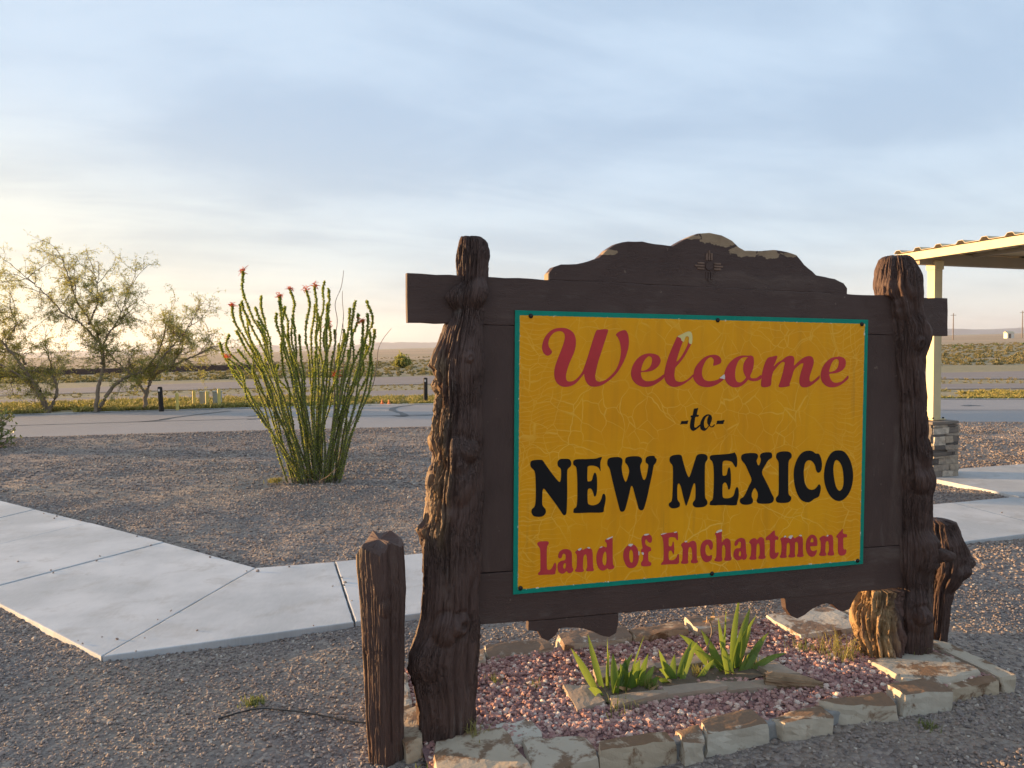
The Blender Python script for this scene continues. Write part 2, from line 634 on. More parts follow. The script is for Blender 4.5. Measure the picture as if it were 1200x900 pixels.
MAT['gravel'] = mat_stone_random('grey_gravel_stones', [(0.0, (0.12, 0.098, 0.090)), (0.3, (0.20, 0.162, 0.146)), (0.55, (0.265, 0.215, 0.19)), (0.78, (0.25, 0.18, 0.145)), (0.94, (0.36, 0.30, 0.25)), (1.0, (0.50, 0.44, 0.37))])
MAT['pink_gravel'] = mat_stone_random('pink_gravel_stones', [(0.0, (0.21, 0.095, 0.085)), (0.3, (0.34, 0.165, 0.145)), (0.55, (0.43, 0.255, 0.22)), (0.75, (0.38, 0.19, 0.15)), (0.9, (0.60, 0.44, 0.36)), (1.0, (0.70, 0.60, 0.50))])
MAT['pink_bed'] = mat_plain('pink_gravel_ground', (0.22, 0.125, 0.12), 0.9, 0.4, 60, bumps=0.8, bscale=60)


def mat_sandstone(name='buff_sandstone', crust=0.035):
    m, N, b = material(name)
    c = ocoord(N)
    rnd = irand(N)
    a = N.noise(c, 5, 6, 0.65)
    base = N.mix(rnd, (0.46, 0.36, 0.25), (0.56, 0.52, 0.44))
    col = N.mix(a, base, N.mix(0.45, base, (0.30, 0.20, 0.11)))
    off = N.n('ShaderNodeCombineXYZ')
    N.l(N.math('MULTIPLY', rnd, 37.0), off.inputs[0])
    pv = N.n('ShaderNodeVectorMath', operation='ADD')
    N.l(c, pv.inputs[0])
    N.l(off.outputs[0], pv.inputs[1])
    nrm = N.n('ShaderNodeSeparateXYZ')
    N.l(N.n('ShaderNodeNewGeometry').outputs['Normal'], nrm.inputs[0])
    upw = N.range(nrm.outputs[2], 0.2, 0.8, -0.03, crust)
    rust = N.range(N.math('ADD', N.noise(pv.outputs[0], 6.5, 7, 0.68, 0.3), upw), 0.515, 0.60)
    col = N.mix(N.math('MULTIPLY', rust, 0.85), col, N.mix(N.noise(c, 40, 3), (0.10, 0.048, 0.022), (0.21, 0.105, 0.045)))
    N.l(col, b.inputs['Base Color'])
    b.inputs['Roughness'].default_value = 0.85
    bump(N, b, N.math('ADD', a, N.math('MULTIPLY', N.noise(c, 50, 5), 0.4)), 0.55, 0.012)
    return m


MAT['sandstone'] = mat_sandstone()
MAT['edging'] = mat_sandstone('rust_topped_sandstone', 0.13)
MAT['ring_stone'] = mat_plain('dull_flat_stone', (0.30, 0.225, 0.165), 0.9, 0.4, 9, bumps=0.7, bscale=30)
MAT['soil'] = mat_plain('dry_soil', (0.13, 0.095, 0.065), 0.95, 0.4, 20, bumps=0.8)
MAT['dried_petal'] = mat_plain('dried_petal', (0.55, 0.36, 0.18), 0.8, 0.3)
MAT['mortar'] = mat_plain('grey_mortar', (0.27, 0.26, 0.245), 0.95, 0.2, 30, bumps=0.6)


def mat_leaf(name, c0, c1, trans=0.35, rough=0.5, per_object=False):
    m, N, b = material(name)
    p = N.n('ShaderNodeNewGeometry')
    rnd = irand(N) if per_object else p.outputs['Random Per Island']
    col = N.mix(rnd, c0, c1)
    if per_object:
        co = ocoord(N)
        col = N.mix(N.range(N.noise(N.mapping(co, scale=(1, 1, 0.2)), 60, 3), 0.45, 0.65, 0, 0.35), col, (0.26, 0.30, 0.08))
        col = N.mix(N.range(N.noise(co, 26, 4), 0.64, 0.72, 0, 0.6), col, (0.34, 0.24, 0.10))
    N.l(col, b.inputs['Base Color'])
    b.inputs['Roughness'].default_value = rough
    tr = N.n('ShaderNodeBsdfTranslucent')
    N.l(N.mix(0.3, col, (0.30, 0.32, 0.03)), tr.inputs[0])
    mx = N.n('ShaderNodeMixShader')
    mx.inputs[0].default_value = trans
    N.l(b.outputs[0], mx.inputs[1])
    N.l(tr.outputs[0], mx.inputs[2])
    N.l(mx.outputs[0], N.t.nodes['Material Output'].inputs[0])
    return m


MAT['iris'] = mat_leaf('iris_leaf', (0.08, 0.165, 0.035), (0.21, 0.30, 0.055), 0.5, 0.4, True)
MAT['ocotillo_leaf'] = mat_leaf('ocotillo_leaf', (0.23, 0.31, 0.045), (0.45, 0.47, 0.10), 0.55)
MAT['ocotillo_stem'] = mat_plain('ocotillo_stem', (0.11, 0.115, 0.055), 0.8, 0.4, 30)
MAT['dry_stem'] = mat_plain('dry_grey_stem', (0.24, 0.18, 0.14), 0.9, 0.3, 30)
MAT['red_flower'] = mat_leaf('red_flower', (0.55, 0.06, 0.035), (0.75, 0.14, 0.07), 0.3)
MAT['bark'] = mat_plain('pale_desert_bark', (0.22, 0.165, 0.115), 0.9, 0.4, 14, bumps=0.6)
MAT['tree_leaf'] = mat_leaf('olive_tree_leaf', (0.29, 0.30, 0.08), (0.43, 0.40, 0.12), 0.62)
MAT['shrub_leaf'] = mat_leaf('green_shrub_leaf', (0.09, 0.13, 0.04), (0.17, 0.21, 0.06), 0.3)
MAT['dry_grass'] = mat_leaf('dry_yellow_grass', (0.34, 0.26, 0.09), (0.27, 0.26, 0.07), 0.35, 0.7)
MAT['scrub'] = mat_leaf('desert_scrub', (0.23, 0.18, 0.085), (0.19, 0.17, 0.07), 0.25, 0.8)
MAT['green_grass'] = mat_leaf('green_grass', (0.12, 0.16, 0.04), (0.25, 0.25, 0.09), 0.35, 0.7)


def mat_road():
    m, N, b = material('old_asphalt')
    c = N.n('ShaderNodeNewGeometry').outputs['Position']
    a = N.noise(c, 0.5, 5, 0.6)
    f = N.noise(c, 45, 3, 0.7)
    col = N.mix(a, (0.27, 0.245, 0.235), (0.34, 0.31, 0.295))
    col = N.mix(N.range(f, 0.35, 0.75, 0, 0.5), col, (0.20, 0.18, 0.172))
    N.l(col, b.inputs['Base Color'])
    b.inputs['Roughness'].default_value = 0.85
    bump(N, b, f, 0.4, 0.006)
    return m


MAT['road'] = mat_road()
MAT['highway'] = mat_plain('worn_highway_asphalt', (0.25, 0.20, 0.175), 0.9, 0.2, 0.4, bumps=0.0)
MAT['tar'] = mat_plain('crack_sealant', (0.018, 0.018, 0.02), 0.5, 0.2)
MAT['yellow_line'] = mat_plain('yellow_road_paint', (0.62, 0.45, 0.10), 0.7, 0.25, 9)
MAT['white_line'] = mat_plain('white_road_paint', (0.42, 0.39, 0.35), 0.7, 0.15, 9)


def mat_desert():
    m, N, b = material('desert_ground')
    c = N.n('ShaderNodeNewGeometry').outputs['Position']
    s = N.n('ShaderNodeSeparateXYZ')
    N.l(c, s.inputs[0])
    y = s.outputs[1]
    a = N.noise(N.mapping(c, scale=(0.10, 0.35, 1)), 1.0, 7, 0.62)
    f = N.noise(c, 1.7, 6, 0.7)
    nearc = N.mix(a, (0.34, 0.25, 0.15), (0.27, 0.235, 0.12))
    midc = N.mix(N.range(a, 0.38, 0.58), (0.32, 0.235, 0.14), (0.20, 0.175, 0.085))
    farn = N.noise(N.mapping(c, scale=(0.0016, 0.010, 1)), 1.0, 6, 0.6)
    farc = N.mix(N.range(farn, 0.38, 0.62), (0.46, 0.30, 0.185), (0.36, 0.255, 0.15))
    farc = N.mix(N.range(y, 900, 2600, 0, 0.6), farc, (0.27, 0.26, 0.15))
    col = N.mix(N.range(y, 30, 60), nearc, midc)
    col = N.mix(N.range(N.math('MULTIPLY_ADD', a, 60, y), 120, 175), col, farc)
    col = N.mix(N.range(f, 0.45, 0.75, 0, 0.35), col, (0.16, 0.125, 0.08))
    N.l(col, b.inputs['Base Color'])
    b.inputs['Roughness'].default_value = 0.95
    bump(N, b, f, 0.6, 0.08)
    return m


MAT['desert'] = mat_desert()
MAT['mountain'] = mat_plain('far_mountain_rock', (0.16, 0.155, 0.17), 0.95, 0.3, 0.002, bumps=0)
MAT['cream_paint'] = mat_plain('cream_steel_paint', (0.64, 0.55, 0.34), 0.55, 0.20, 5, bumps=0.12)
MAT['roof_metal'] = mat_plain('tan_roof_sheet', (0.56, 0.46, 0.29), 0.5, 0.15, 4, bumps=0.05)
MAT['soffit'] = mat_plain('tan_soffit', (0.36, 0.31, 0.235), 0.7, 0.12, 3, bumps=0.1)
MAT['black_rubber'] = mat_plain('black_cable_sheath', (0.02, 0.02, 0.022), 0.5, 0.2)
MAT['dark_wood'] = mat_plain('dark_creosoted_post', (0.022, 0.018, 0.016), 0.8, 0.4, 20)
MAT['bollard_yellow'] = mat_plain('faded_yellow_bollard', (0.60, 0.47, 0.13), 0.6, 0.2, 10)
MAT['cabinet'] = mat_plain('pale_green_cabinet', (0.36, 0.37, 0.31), 0.55, 0.12, 6)
MAT['orange'] = mat_plain('orange_marker', (0.75, 0.20, 0.05), 0.6, 0.15)
MAT['rust_wall'] = mat_plain('dark_brown_wall', (0.085, 0.050, 0.042), 0.85, 0.3, 0.8)
MAT['white_wall'] = mat_plain('white_shed_wall', (0.70, 0.66, 0.58), 0.8, 0.1)
MAT['pole'] = mat_plain('utility_pole_wood', (0.20, 0.16, 0.13), 0.9, 0.2)
MAT['driftwood'] = mat_plain('splintered_driftwood', (0.30, 0.20, 0.12), 0.9, 0.6, 14, bumps=1.0, bscale=18)


def mat_ledge():
    m, N, b = material('stacked_ledge_stone')
    rnd = irand(N)
    col = N.ramp(rnd, [(0.0, (0.07, 0.06, 0.055)), (0.3, (0.17, 0.145, 0.125)), (0.6, (0.34, 0.29, 0.235)), (0.8, (0.48, 0.40, 0.30)), (1.0, (0.62, 0.56, 0.47))])
    c = ocoord(N)
    nz = N.noise(c, 22, 5, 0.65)
    col = N.mix(N.range(nz, 0.35, 0.7, 0, 0.6), col, (0.16, 0.145, 0.135))
    N.l(col, b.inputs['Base Color'])
    b.inputs['Roughness'].default_value = 0.85
    bump(N, b, nz, 0.8, 0.012)
    return m


MAT['ledge'] = mat_ledge()

# ------------------------------------------------------------------ outlines of the lettering and of the sign's timber, in metres on the sign face
LETTERS = {
 'w': [
  ['1465,10278 1306,10381 1225,10565 1241,10805 1354,11084 1566,11328 1820,11455 2116,11493 2396,11453 2638,11307 2762,11065 2775,10766 2712,10466 2596,10203 2461,9903 2366,9604 2330,9380 2373,9211 2513,9162 2713,9210 2911,9360 3089,9585 3186,9811 3341,10244 3495,10736 3631,11152 3729,11380 3830,11438 4281,11465 4244,11236 4107,10817 3950,10362 3814,9945 3738,9604 3701,9378 3765,9207 3930,9158 4175,9225 4419,9396 4663,9643 4824,9948 4910,10292 4930,10597 4870,10902 4762,11129 4677,11242 4841,11378 5090,11447 5217,11365 5296,11136 5310,10830 5253,10524 5113,10140 4931,9796 4667,9452 4340,9187 4014,8998 3688,8932 3443,8982 3278,9152 3193,9378 3171,9491 2993,9285 2755,9060 2477,8949 2198,8940 1978,9045 1836,9232 1785,9492 1808,9752 1902,10050 2055,10423 2188,10760 2263,11059 2240,11226 2139,11326 1980,11346 1764,11275 1589,11087 1507,10864 1529,10679 1618,10550 1678,10457 1621,10346'],
  ['7078,9489 7059,9314 6741,9082 6401,8941 6060,8919 5762,9009 5549,9183 5440,9413 5447,9682 5577,9989 5825,10259 6120,10396 6417,10425 6718,10361 6871,10207 6883,10032 6770,9838 6516,9664 6219,9594 5943,9578 5932,9451 5990,9297 6141,9189 6354,9173 6610,9218 6822,9326', '5942,9644 5960,9817 6062,10068 6228,10261 6356,10293 6455,10205 6458,10031 6364,9818 6175,9683'],
  ['7741,11227 7614,11011 7447,10658 7280,10268 7157,9878 7086,9528 7103,9295 7215,9080 7434,8935 7696,8911 8000,8999 8305,9174 8557,9370 8555,9480 8303,9273 8041,9156 7823,9145 7668,9215 7600,9411 7617,9645 7658,9801 7851,9997 8108,10312 8322,10666 8450,10903 8481,11139 8441,11355 8330,11432 8176,11410 7959,11309', '7697,10075 7758,10309 7883,10662 8008,10977 8136,11174 8246,11215 8304,11157 8282,10921 8146,10625 7976,10350 7805,10134'],
  ['8585,9528 8647,9764 8820,10001 9083,10239 9394,10367 9708,10393 9936,10303 10029,10144 9986,10005 9807,9925 9619,9885 9604,9964 9632,10123 9553,10241 9418,10272 9219,10121 9068,9844 9015,9567 9055,9370 9169,9231 9371,9171 9640,9190 9865,9249 10178,9440 10195,9280 9913,9070 9555,8925 9197,8895 8884,8975 8681,9134 8567,9331'],
  ['10193,9448 10235,9660 10381,9926 10620,10167 10893,10316 11137,10371 11445,10365 11600,10374 11725,10321 11774,10173 11764,9904 11692,9635 11587,9419 11635,9325 11776,9298 11961,9338 12184,9459 12187,9284 11995,9190 11778,9164 11592,9191 11482,9232 11346,9098 11103,8938 10828,8873 10583,8914 10368,9048 10243,9235', '10778,9607 10810,9821 10928,10089 11109,10250 11323,10299 11447,10292 11326,10171 11221,9983 11195,9768 11229,9581 11309,9420 11357,9339 11221,9192 11069,9112 10915,9126 10806,9247 10772,9420'],
  ['12220,8900 12206,9284 12224,9500 12326,9878 12446,10149 12569,10285 12757,10327 13057,10369 12982,10124 12861,9866 13079,10043 13299,10153 13519,10304 13662,10360 13854,10380 13984,10321 14026,10157 13998,9910 14214,10075 14469,10255 14694,10352 14889,10376 15054,10313 15130,10134 15095,9913 14986,9609 14900,9361 14913,9181 15012,9140 15174,9222 15368,9360 15472,9443 15468,9291 15242,9111 14983,8946 14724,8865 14497,8880 14348,9004 14321,9224 14371,9499 14478,9801 14539,10008 14409,10007 14218,9883 14012,9691 13906,9390 13784,9062 13739,8925 13181,8879 13255,9173 13375,9554 13448,9881 13477,10045 13364,10085 13176,9962 12989,9771 12850,9608 12761,9310 12705,8944'],
  ['17149,9442 17162,9287 16903,9078 16571,8911 16205,8852 15905,8914 15670,9082 15550,9304 15545,9554 15654,9859 15880,10124 16175,10306 16475,10349 16608,10370 16844,10310 16981,10184 17002,10002 16922,9806 16723,9652 16424,9554 16052,9512 16079,9359 16165,9206 16334,9094 16567,9093 16801,9162 16999,9315', '16040,9609 16069,9804 16181,10055 16327,10209 16477,10238 16572,10168 16576,10001 16503,9805 16322,9665'],
 ],
 't': [
  ['7924,7179 7962,7256 7997,7344 8173,7346 8349,7367 8321,7289 8296,7211 8153,7209 8000,7207'],
  ['8637,7903 8748,7920 8847,7934 8827,7832 8786,7635 8898,7614 8844,7526 8711,7518 8681,7341 8655,7164 8675,7046 8764,7044 8862,7111 8955,7168 8956,7099 8831,6993 8678,6898 8567,6890 8466,6971 8434,7129 8459,7345 8501,7492 8456,7522 8477,7591 8565,7609 8595,7756'],
  ['8964,7040 8961,7198 9024,7375 9133,7531 9288,7627 9445,7629 9547,7564 9578,7444 9552,7306 9476,7148 9522,7078 9612,7086 9712,7174 9724,7114 9635,7036 9523,7032 9432,7080 9345,6973 9234,6886 9123,6878 9010,6940', '9162,7174 9170,7332 9246,7489 9334,7557 9401,7566 9347,7448 9327,7310 9352,7190 9405,7120 9332,7032 9255,6990 9186,7055'],
  ['9802,7162 9834,7245 9867,7330 10059,7336 10240,7357 10208,7264 10175,7175 10028,7177 9881,7176'],
 ],
 'n': [
  ['729,5586 757,5733 912,5783 1224,5784 1323,5714 1544,5409 1825,5046 2047,4802 2114,4829 2142,5052 2129,5351 1996,5486 1981,5673 2091,5782 2289,5794 2509,5772 2611,5633 2594,5465 2456,5339 2428,5116 2440,4366 2433,3805 2416,3432 2350,3323 2250,3347 2087,3580 1803,3967 1522,4333 1369,4518 1304,4454 1288,4195 1294,3824 1435,3632 1449,3464 1322,3333 1107,3308 892,3364 800,3517 821,3663 944,3786 986,4062 985,4616 962,5098 911,5321 781,5455'],
  ['2700,5593 2731,5704 2890,5756 3254,5751 3742,5754 3925,5798 4068,5812 4010,5643 3993,5435 4009,5188 3912,5343 3747,5425 3543,5451 3401,5418 3383,5268 3383,4815 3473,4755 3594,4807 3652,4993 3711,5124 3785,5102 3838,4910 3852,4569 3840,4266 3790,4098 3721,4082 3665,4236 3581,4410 3458,4434 3399,4324 3407,3870 3470,3735 3695,3686 3939,3769 4059,3953 4117,4140 4199,4174 4262,4057 4258,3829 4189,3528 4130,3349 3537,3365 2809,3385 2739,3471 2766,3582 2877,3671 2912,3970 2911,4533 2894,5023 2848,5400 2734,5498'],
  ['4327,5576 4378,5726 4563,5789 4896,5786 5056,5685 5059,5513 5029,5323 5085,4976 5185,4723 5249,4671 5330,4852 5400,5137 5320,5389 5200,5546 5230,5737 5439,5799 5861,5786 6024,5673 6014,5519 5944,5367 5979,5096 6069,4803 6155,4711 6251,4854 6318,5161 6335,5392 6214,5512 6223,5705 6371,5786 6627,5789 6672,5710 6759,5630 6719,5476 6614,5344 6555,5036 6436,4498 6318,3962 6197,3542 6124,3372 6010,3339 5894,3422 5813,3677 5679,4107 5590,4399 5534,4467 5484,4404 5406,4081 5307,3702 5208,3400 5084,3322 4970,3393 4868,3723 4714,4265 4559,4844 4448,5267 4342,5442'],
  ['7407,5589 7470,5743 7708,5806 7993,5786 8084,5567 8224,5130 8362,4811 8451,4776 8557,5040 8704,5468 8810,5741 8986,5806 9232,5787 9368,5684 9362,5525 9262,5370 9247,4975 9260,4261 9283,3784 9384,3621 9396,3461 9255,3350 8987,3323 8742,3356 8638,3479 8663,3596 8758,3730 8773,4124 8745,4421 8678,4444 8593,4250 8489,3900 8363,3552 8299,3437 8230,3558 8113,3957 7997,4354 7898,4484 7830,4361 7828,4009 7854,3733 7967,3571 7948,3415 7752,3347 7534,3366 7410,3481 7421,3598 7550,3709 7586,4098 7597,4723 7578,5271 7453,5451'],
  ['9490,5640 9570,5725 9885,5747 10429,5763 10748,5809 10817,5819 10912,5676 10961,5473 10953,5192 10876,5123 10782,5238 10665,5383 10435,5450 10231,5437 10174,5299 10183,4820 10266,4745 10402,4792 10453,5010 10510,5128 10579,5085 10630,4803 10638,4362 10588,4124 10506,4095 10458,4249 10364,4413 10250,4398 10194,4261 10202,3821 10286,3697 10560,3684 10786,3794 10895,4110 10986,4187 11057,4063 11072,3781 10999,3463 10910,3326 10292,3369 9613,3391 9530,3475 9565,3572 9675,3666 9714,4003 9725,4639 9692,5197 9620,5438 9529,5520'],
  ['11166,5587 11233,5714 11487,5767 11859,5767 12056,5701 12087,5558 12015,5398 12080,5214 12142,5171 12219,5290 12249,5451 12190,5595 12258,5723 12468,5782 12775,5768 12862,5676 12851,5513 12664,5397 12503,5179 12322,4840 12493,4488 12737,4071 12885,3779 12993,3611 12996,3447 12846,3332 12421,3324 12139,3367 12052,3492 12110,3652 12106,3855 11985,4063 11915,4086 11801,3909 11773,3708 11855,3542 11811,3383 11580,3321 11301,3347 11152,3455 11149,3616 11318,3697 11476,3924 11632,4240 11757,4497 11597,4847 11405,5217 11216,5425'],
  ['13087,5567 13132,5709 13321,5785 13608,5797 13849,5749 13963,5622 13951,5478 13819,5339 13792,5011 13811,4024 13842,3715 13979,3585 13968,3421 13801,3318 13466,3310 13202,3355 13119,3482 13150,3603 13257,3721 13270,4048 13250,5030 13226,5297 13113,5464'],
  ['14916,5792 15162,5751 15337,5642 15510,5624 15637,5446 15717,5151 15698,4860 15602,4718 15479,4701 15378,4830 15299,5082 15123,5275 14926,5323 14757,5204 14680,4897 14687,4566 14752,4232 14904,3977 15102,3877 15298,3898 15444,3995 15540,4116 15630,4092 15682,3943 15638,3695 15553,3512 15308,3419 15065,3285 14869,3282 14574,3392 14325,3713 14161,4174 14102,4671 14152,5081 14338,5487 14600,5726'],
  ['16678,5757 16982,5698 17240,5458 17451,5092 17561,4666 17570,4242 17453,3782 17206,3435 16906,3259 16604,3274 16299,3456 16043,3802 15885,4227 15851,4688 15941,5144 16132,5513 16378,5715', '16587,5281 16464,5210 16394,4919 16416,4582 16483,4244 16564,3989 16694,3795 16820,3760 16944,3868 17014,4139 16991,4518 16913,4900 16766,5158'],
 ],
 'l': [
  ['1068,2133 1144,2221 1320,2235 1556,2213 1605,2117 1539,2010 1515,1807 1527,1062 1596,964 1714,981 1810,1116 1867,1242 1927,1238 1961,1068 1932,883 1875,746 1540,756 1187,765 1116,815 1146,886 1223,973 1223,1455 1208,1864 1148,1998'],
  ['2040,1566 2097,1712 2255,1813 2434,1820 2595,1753 2678,1616 2691,1277 2708,1013 2761,934 2731,805 2612,739 2511,765 2442,845 2332,760 2213,743 2072,835 2017,1026 2046,1211 2183,1313 2342,1332 2393,1411 2378,1580 2298,1623 2239,1571 2209,1461 2122,1422 2054,1472', '2325,1191 2279,1063 2308,967 2376,970 2406,1073 2397,1186'],
  ['2838,1643 2917,1731 3117,1805 3199,1731 3320,1780 3482,1796 3626,1722 3669,1549 3689,1131 3709,902 3743,824 3703,758 3540,752 3385,775 3376,870 3415,961 3401,1302 3365,1494 3304,1517 3237,1427 3216,1202 3221,900 3263,821 3215,757 3013,753 2860,795 2850,871 2909,961 2924,1261 2912,1525'],
  ['4255,2061 4316,2133 4501,2186 4616,2209 4632,1789 4653,1023 4721,904 4690,792 4483,761 4379,815 4236,741 4071,761 3925,924 3850,1233 3874,1535 3993,1754 4177,1818 4301,1764 4350,1807 4340,1941', '4263,1584 4191,1475 4145,1250 4169,1058 4253,957 4326,1047 4343,1274 4326,1504'],
  ['5505,1812 5680,1800 5823,1662 5916,1415 5927,1157 5854,905 5716,770 5505,744 5329,847 5203,1080 5153,1339 5194,1592 5330,1759', '5519,1586 5451,1447 5455,1222 5507,1042 5589,995 5640,1081 5643,1305 5608,1500'],
  ['6047,2018 6097,2160 6256,2230 6416,2227 6542,2132 6580,1984 6547,1857 6458,1837 6368,1901 6295,1996 6243,1957 6245,1812 6354,1692 6515,1617 6536,1470 6412,1414 6398,1221 6419,1010 6545,920 6530,792 6352,766 6104,790 6038,892 6065,986 6134,1078 6137,1303 6039,1471 6055,1567 6107,1628 6068,1823'],
  ['7025,2135 7078,2187 7366,2228 7801,2251 7875,2214 7903,2032 7899,1885 7844,1866 7770,1975 7623,2023 7460,2011 7426,1931 7431,1654 7504,1601 7594,1644 7635,1804 7682,1785 7712,1554 7708,1326 7674,1214 7629,1299 7562,1401 7461,1392 7426,1280 7442,1035 7515,964 7715,973 7840,1088 7893,1216 7959,1195 7970,981 7930,772 7537,777 7085,784 7059,834 7101,896 7165,973 7173,1330 7159,1721 7110,2016'],
  ['8061,1613 8121,1708 8321,1783 8415,1705 8579,1777 8727,1784 8840,1678 8873,1478 8888,1049 8910,882 8959,813 8912,744 8746,729 8597,773 8596,872 8649,966 8632,1297 8585,1464 8510,1508 8446,1408 8436,1146 8429,916 8456,832 8414,753 8230,740 8083,777 8082,859 8135,953 8147,1264 8136,1494'],
  ['9414,1800 9602,1762 9717,1622 9728,1422 9667,1310 9591,1325 9533,1435 9475,1538 9407,1559 9346,1447 9338,1249 9390,1097 9503,1023 9615,1048 9690,1043 9682,894 9601,784 9415,731 9227,827 9111,1033 9069,1300 9101,1562 9229,1736'],
  ['9822,2046 9896,2092 10179,2141 10190,1958 10207,1624 10300,1718 10451,1791 10604,1732 10675,1594 10690,1191 10703,923 10743,820 10699,739 10547,717 10375,746 10347,831 10391,911 10405,1211 10363,1430 10297,1491 10230,1422 10216,1157 10220,923 10249,805 10186,726 9997,722 9834,767 9826,834 9899,929 9924,1243 9914,1742 9880,1943'],
  ['10883,1497 10931,1628 11082,1735 11255,1765 11429,1697 11490,1542 11515,1237 11539,1000 11580,913 11525,748 11390,701 11293,755 11217,726 11082,702 10928,773 10840,947 10863,1146 10976,1273 11148,1278 11224,1324 11229,1508 11181,1578 11104,1566 11049,1452 10954,1392 10896,1429', '11189,1141 11126,1028 11136,927 11213,888 11250,986 11236,1104'],
  ['11684,1512 11759,1642 11991,1712 12110,1620 12264,1729 12421,1702 12510,1578 12548,1271 12555,897 12604,775 12559,686 12383,671 12225,709 12212,785 12273,882 12275,1187 12232,1393 12161,1431 12096,1334 12082,1030 12079,828 12104,742 12050,678 11856,675 11719,718 11718,785 11782,882 11799,1185 11771,1422'],
  ['12599,1675 12657,1739 12851,1863 13007,1990 13094,1984 13118,1779 13291,1683 13273,1547 13135,1539 13119,1301 13125,994 13187,905 13305,948 13327,844 13230,697 13053,624 12894,686 12824,844 12833,1184 12818,1525 12699,1566 12613,1572'],
  ['13412,1573 13471,1620 13669,1683 13779,1601 13931,1626 14111,1656 14214,1557 14375,1616 14536,1657 14659,1581 14702,1440 14710,1060 14724,783 14766,694 14719,628 14557,615 14394,650 14384,737 14431,837 14432,1147 14401,1321 14339,1377 14259,1330 14255,1124 14249,815 14279,710 14232,638 14071,628 13902,661 13901,736 13955,835 13961,1144 13929,1317 13868,1362 13785,1292 13775,1019 13767,780 13797,692 13742,644 13570,639 13410,674 13408,753 13474,868 13492,1175 13463,1416'],
  ['15228,1674 15414,1603 15521,1423 15546,1178 15486,1096 15158,1100 15152,996 15224,887 15368,860 15511,910 15501,765 15393,616 15209,584 15023,693 14896,944 14878,1222 14926,1461 15066,1625', '15223,1511 15152,1412 15146,1308 15297,1306 15303,1420'],
  ['15653,1432 15725,1515 15930,1589 16056,1512 16221,1606 16367,1587 16453,1470 16479,1188 16487,838 16541,642 16513,574 16346,561 16179,597 16156,685 16217,786 16219,1065 16178,1260 16102,1300 16029,1217 16018,974 16022,764 16082,673 16055,588 15868,576 15681,620 15667,701 15731,801 15743,1061 15729,1306'],
  ['16641,1458 16722,1593 16928,1774 17032,1848 17049,1626 17270,1560 17265,1419 17071,1396 17068,1115 17081,904 17138,812 17243,815 17267,680 17165,546 16954,519 16805,606 16760,784 16753,1136 16739,1399'],
 ],
 'y': [
  ['7724,11208 7958,11316 8176,11418 8338,11444 8450,11363 8494,11139 8455,10872 8308,10933 8313,11157 8245,11223 8136,11182 8052,10977 7942,11015 7883,11139'],
 ],
 'c': [
  ['9945,9312 10043,9388 10200,9487 10227,9272 10090,9288'],
  ['2957,1748 3036,1810 3137,1819 3110,1745 3030,1705'],
  ['3392,1824 3481,1841 3555,1791 3483,1765'],
  ['4315,2144 4459,2200 4624,2247 4608,2187 4501,2156 4399,2109'],
  ['3993,1785 4095,1824 4144,1813 4054,1766'],
  ['5382,1803 5469,1846 5627,1836 5576,1759 5506,1725'],
  ['6150,2211 6255,2256 6433,2245 6363,2192 6257,2179'],
  ['7007,2178 7078,2219 7312,2238 7222,2198 7061,2168'],
  ['7674,2248 7830,2272 7809,2227 7711,2214'],
  ['6057,1405 6128,1433 6182,1358 6123,1304'],
  ['5907,1496 5951,1445 5936,1285 5903,1352'],
  ['8230,1776 8339,1815 8377,1773 8304,1738'],
  ['9877,2103 9970,2187 10177,2225 10194,2130 10047,2106 9953,2072'],
  ['13590,1664 13689,1727 13738,1665 13650,1636'],
  ['13851,1638 13970,1709 14111,1697 14053,1584 13981,1540'],
  ['14454,1690 14575,1707 14637,1644 14536,1630'],
  ['16055,1557 16117,1602 16180,1584 16139,1524'],
 ],
}
CREST = [(0.151,1.354),(0.151,1.382),(0.177,1.412),(0.211,1.424),(0.284,1.43),(0.346,1.445),(0.386,1.461),(0.423,1.495),(0.471,1.528),(0.528,1.541),(0.599,1.543),(0.664,1.535),(0.751,1.531),(0.81,1.566),(0.878,1.594),(0.939,1.602),(1.001,1.594),(1.058,1.571),(1.093,1.544),(1.129,1.529),(1.215,1.531),(1.287,1.539),(1.361,1.534),(1.413,1.52),(1.458,1.478),(1.527,1.431),(1.635,1.416),(1.689,1.398),(1.71,1.373),(1.711,1.341)]
BR1 = [(0.073,-0.124),(0.073,-0.165),(0.117,-0.175),(0.136,-0.207),(0.167,-0.222),(0.199,-0.202),(0.217,-0.171),(0.255,-0.171),(0.326,-0.182),(0.378,-0.201),(0.418,-0.224),(0.457,-0.234),(0.49,-0.219),(0.5,-0.176),(0.5,-0.121)]
BR2 = [(1.38,-0.132),(1.388,-0.188),(1.418,-0.228),(1.456,-0.244),(1.5,-0.229),(1.544,-0.202),(1.588,-0.189),(1.626,-0.184),(1.657,-0.193),(1.696,-0.222),(1.727,-0.234),(1.765,-0.224),(1.78,-0.191),(1.817,-0.142)]
BEAM = [(-0.459,1.36),(2.331,1.34),(2.337,1.147),(-0.458,1.158)]
BOARD = [(-0.138,1.154),(1.985,1.133),(2.047,-0.146),(-0.131,-0.121)]
BOARDMID = [(-0.048,1.156),(1.932,1.132),(-0.133,0.217),(2.038,0.171)]
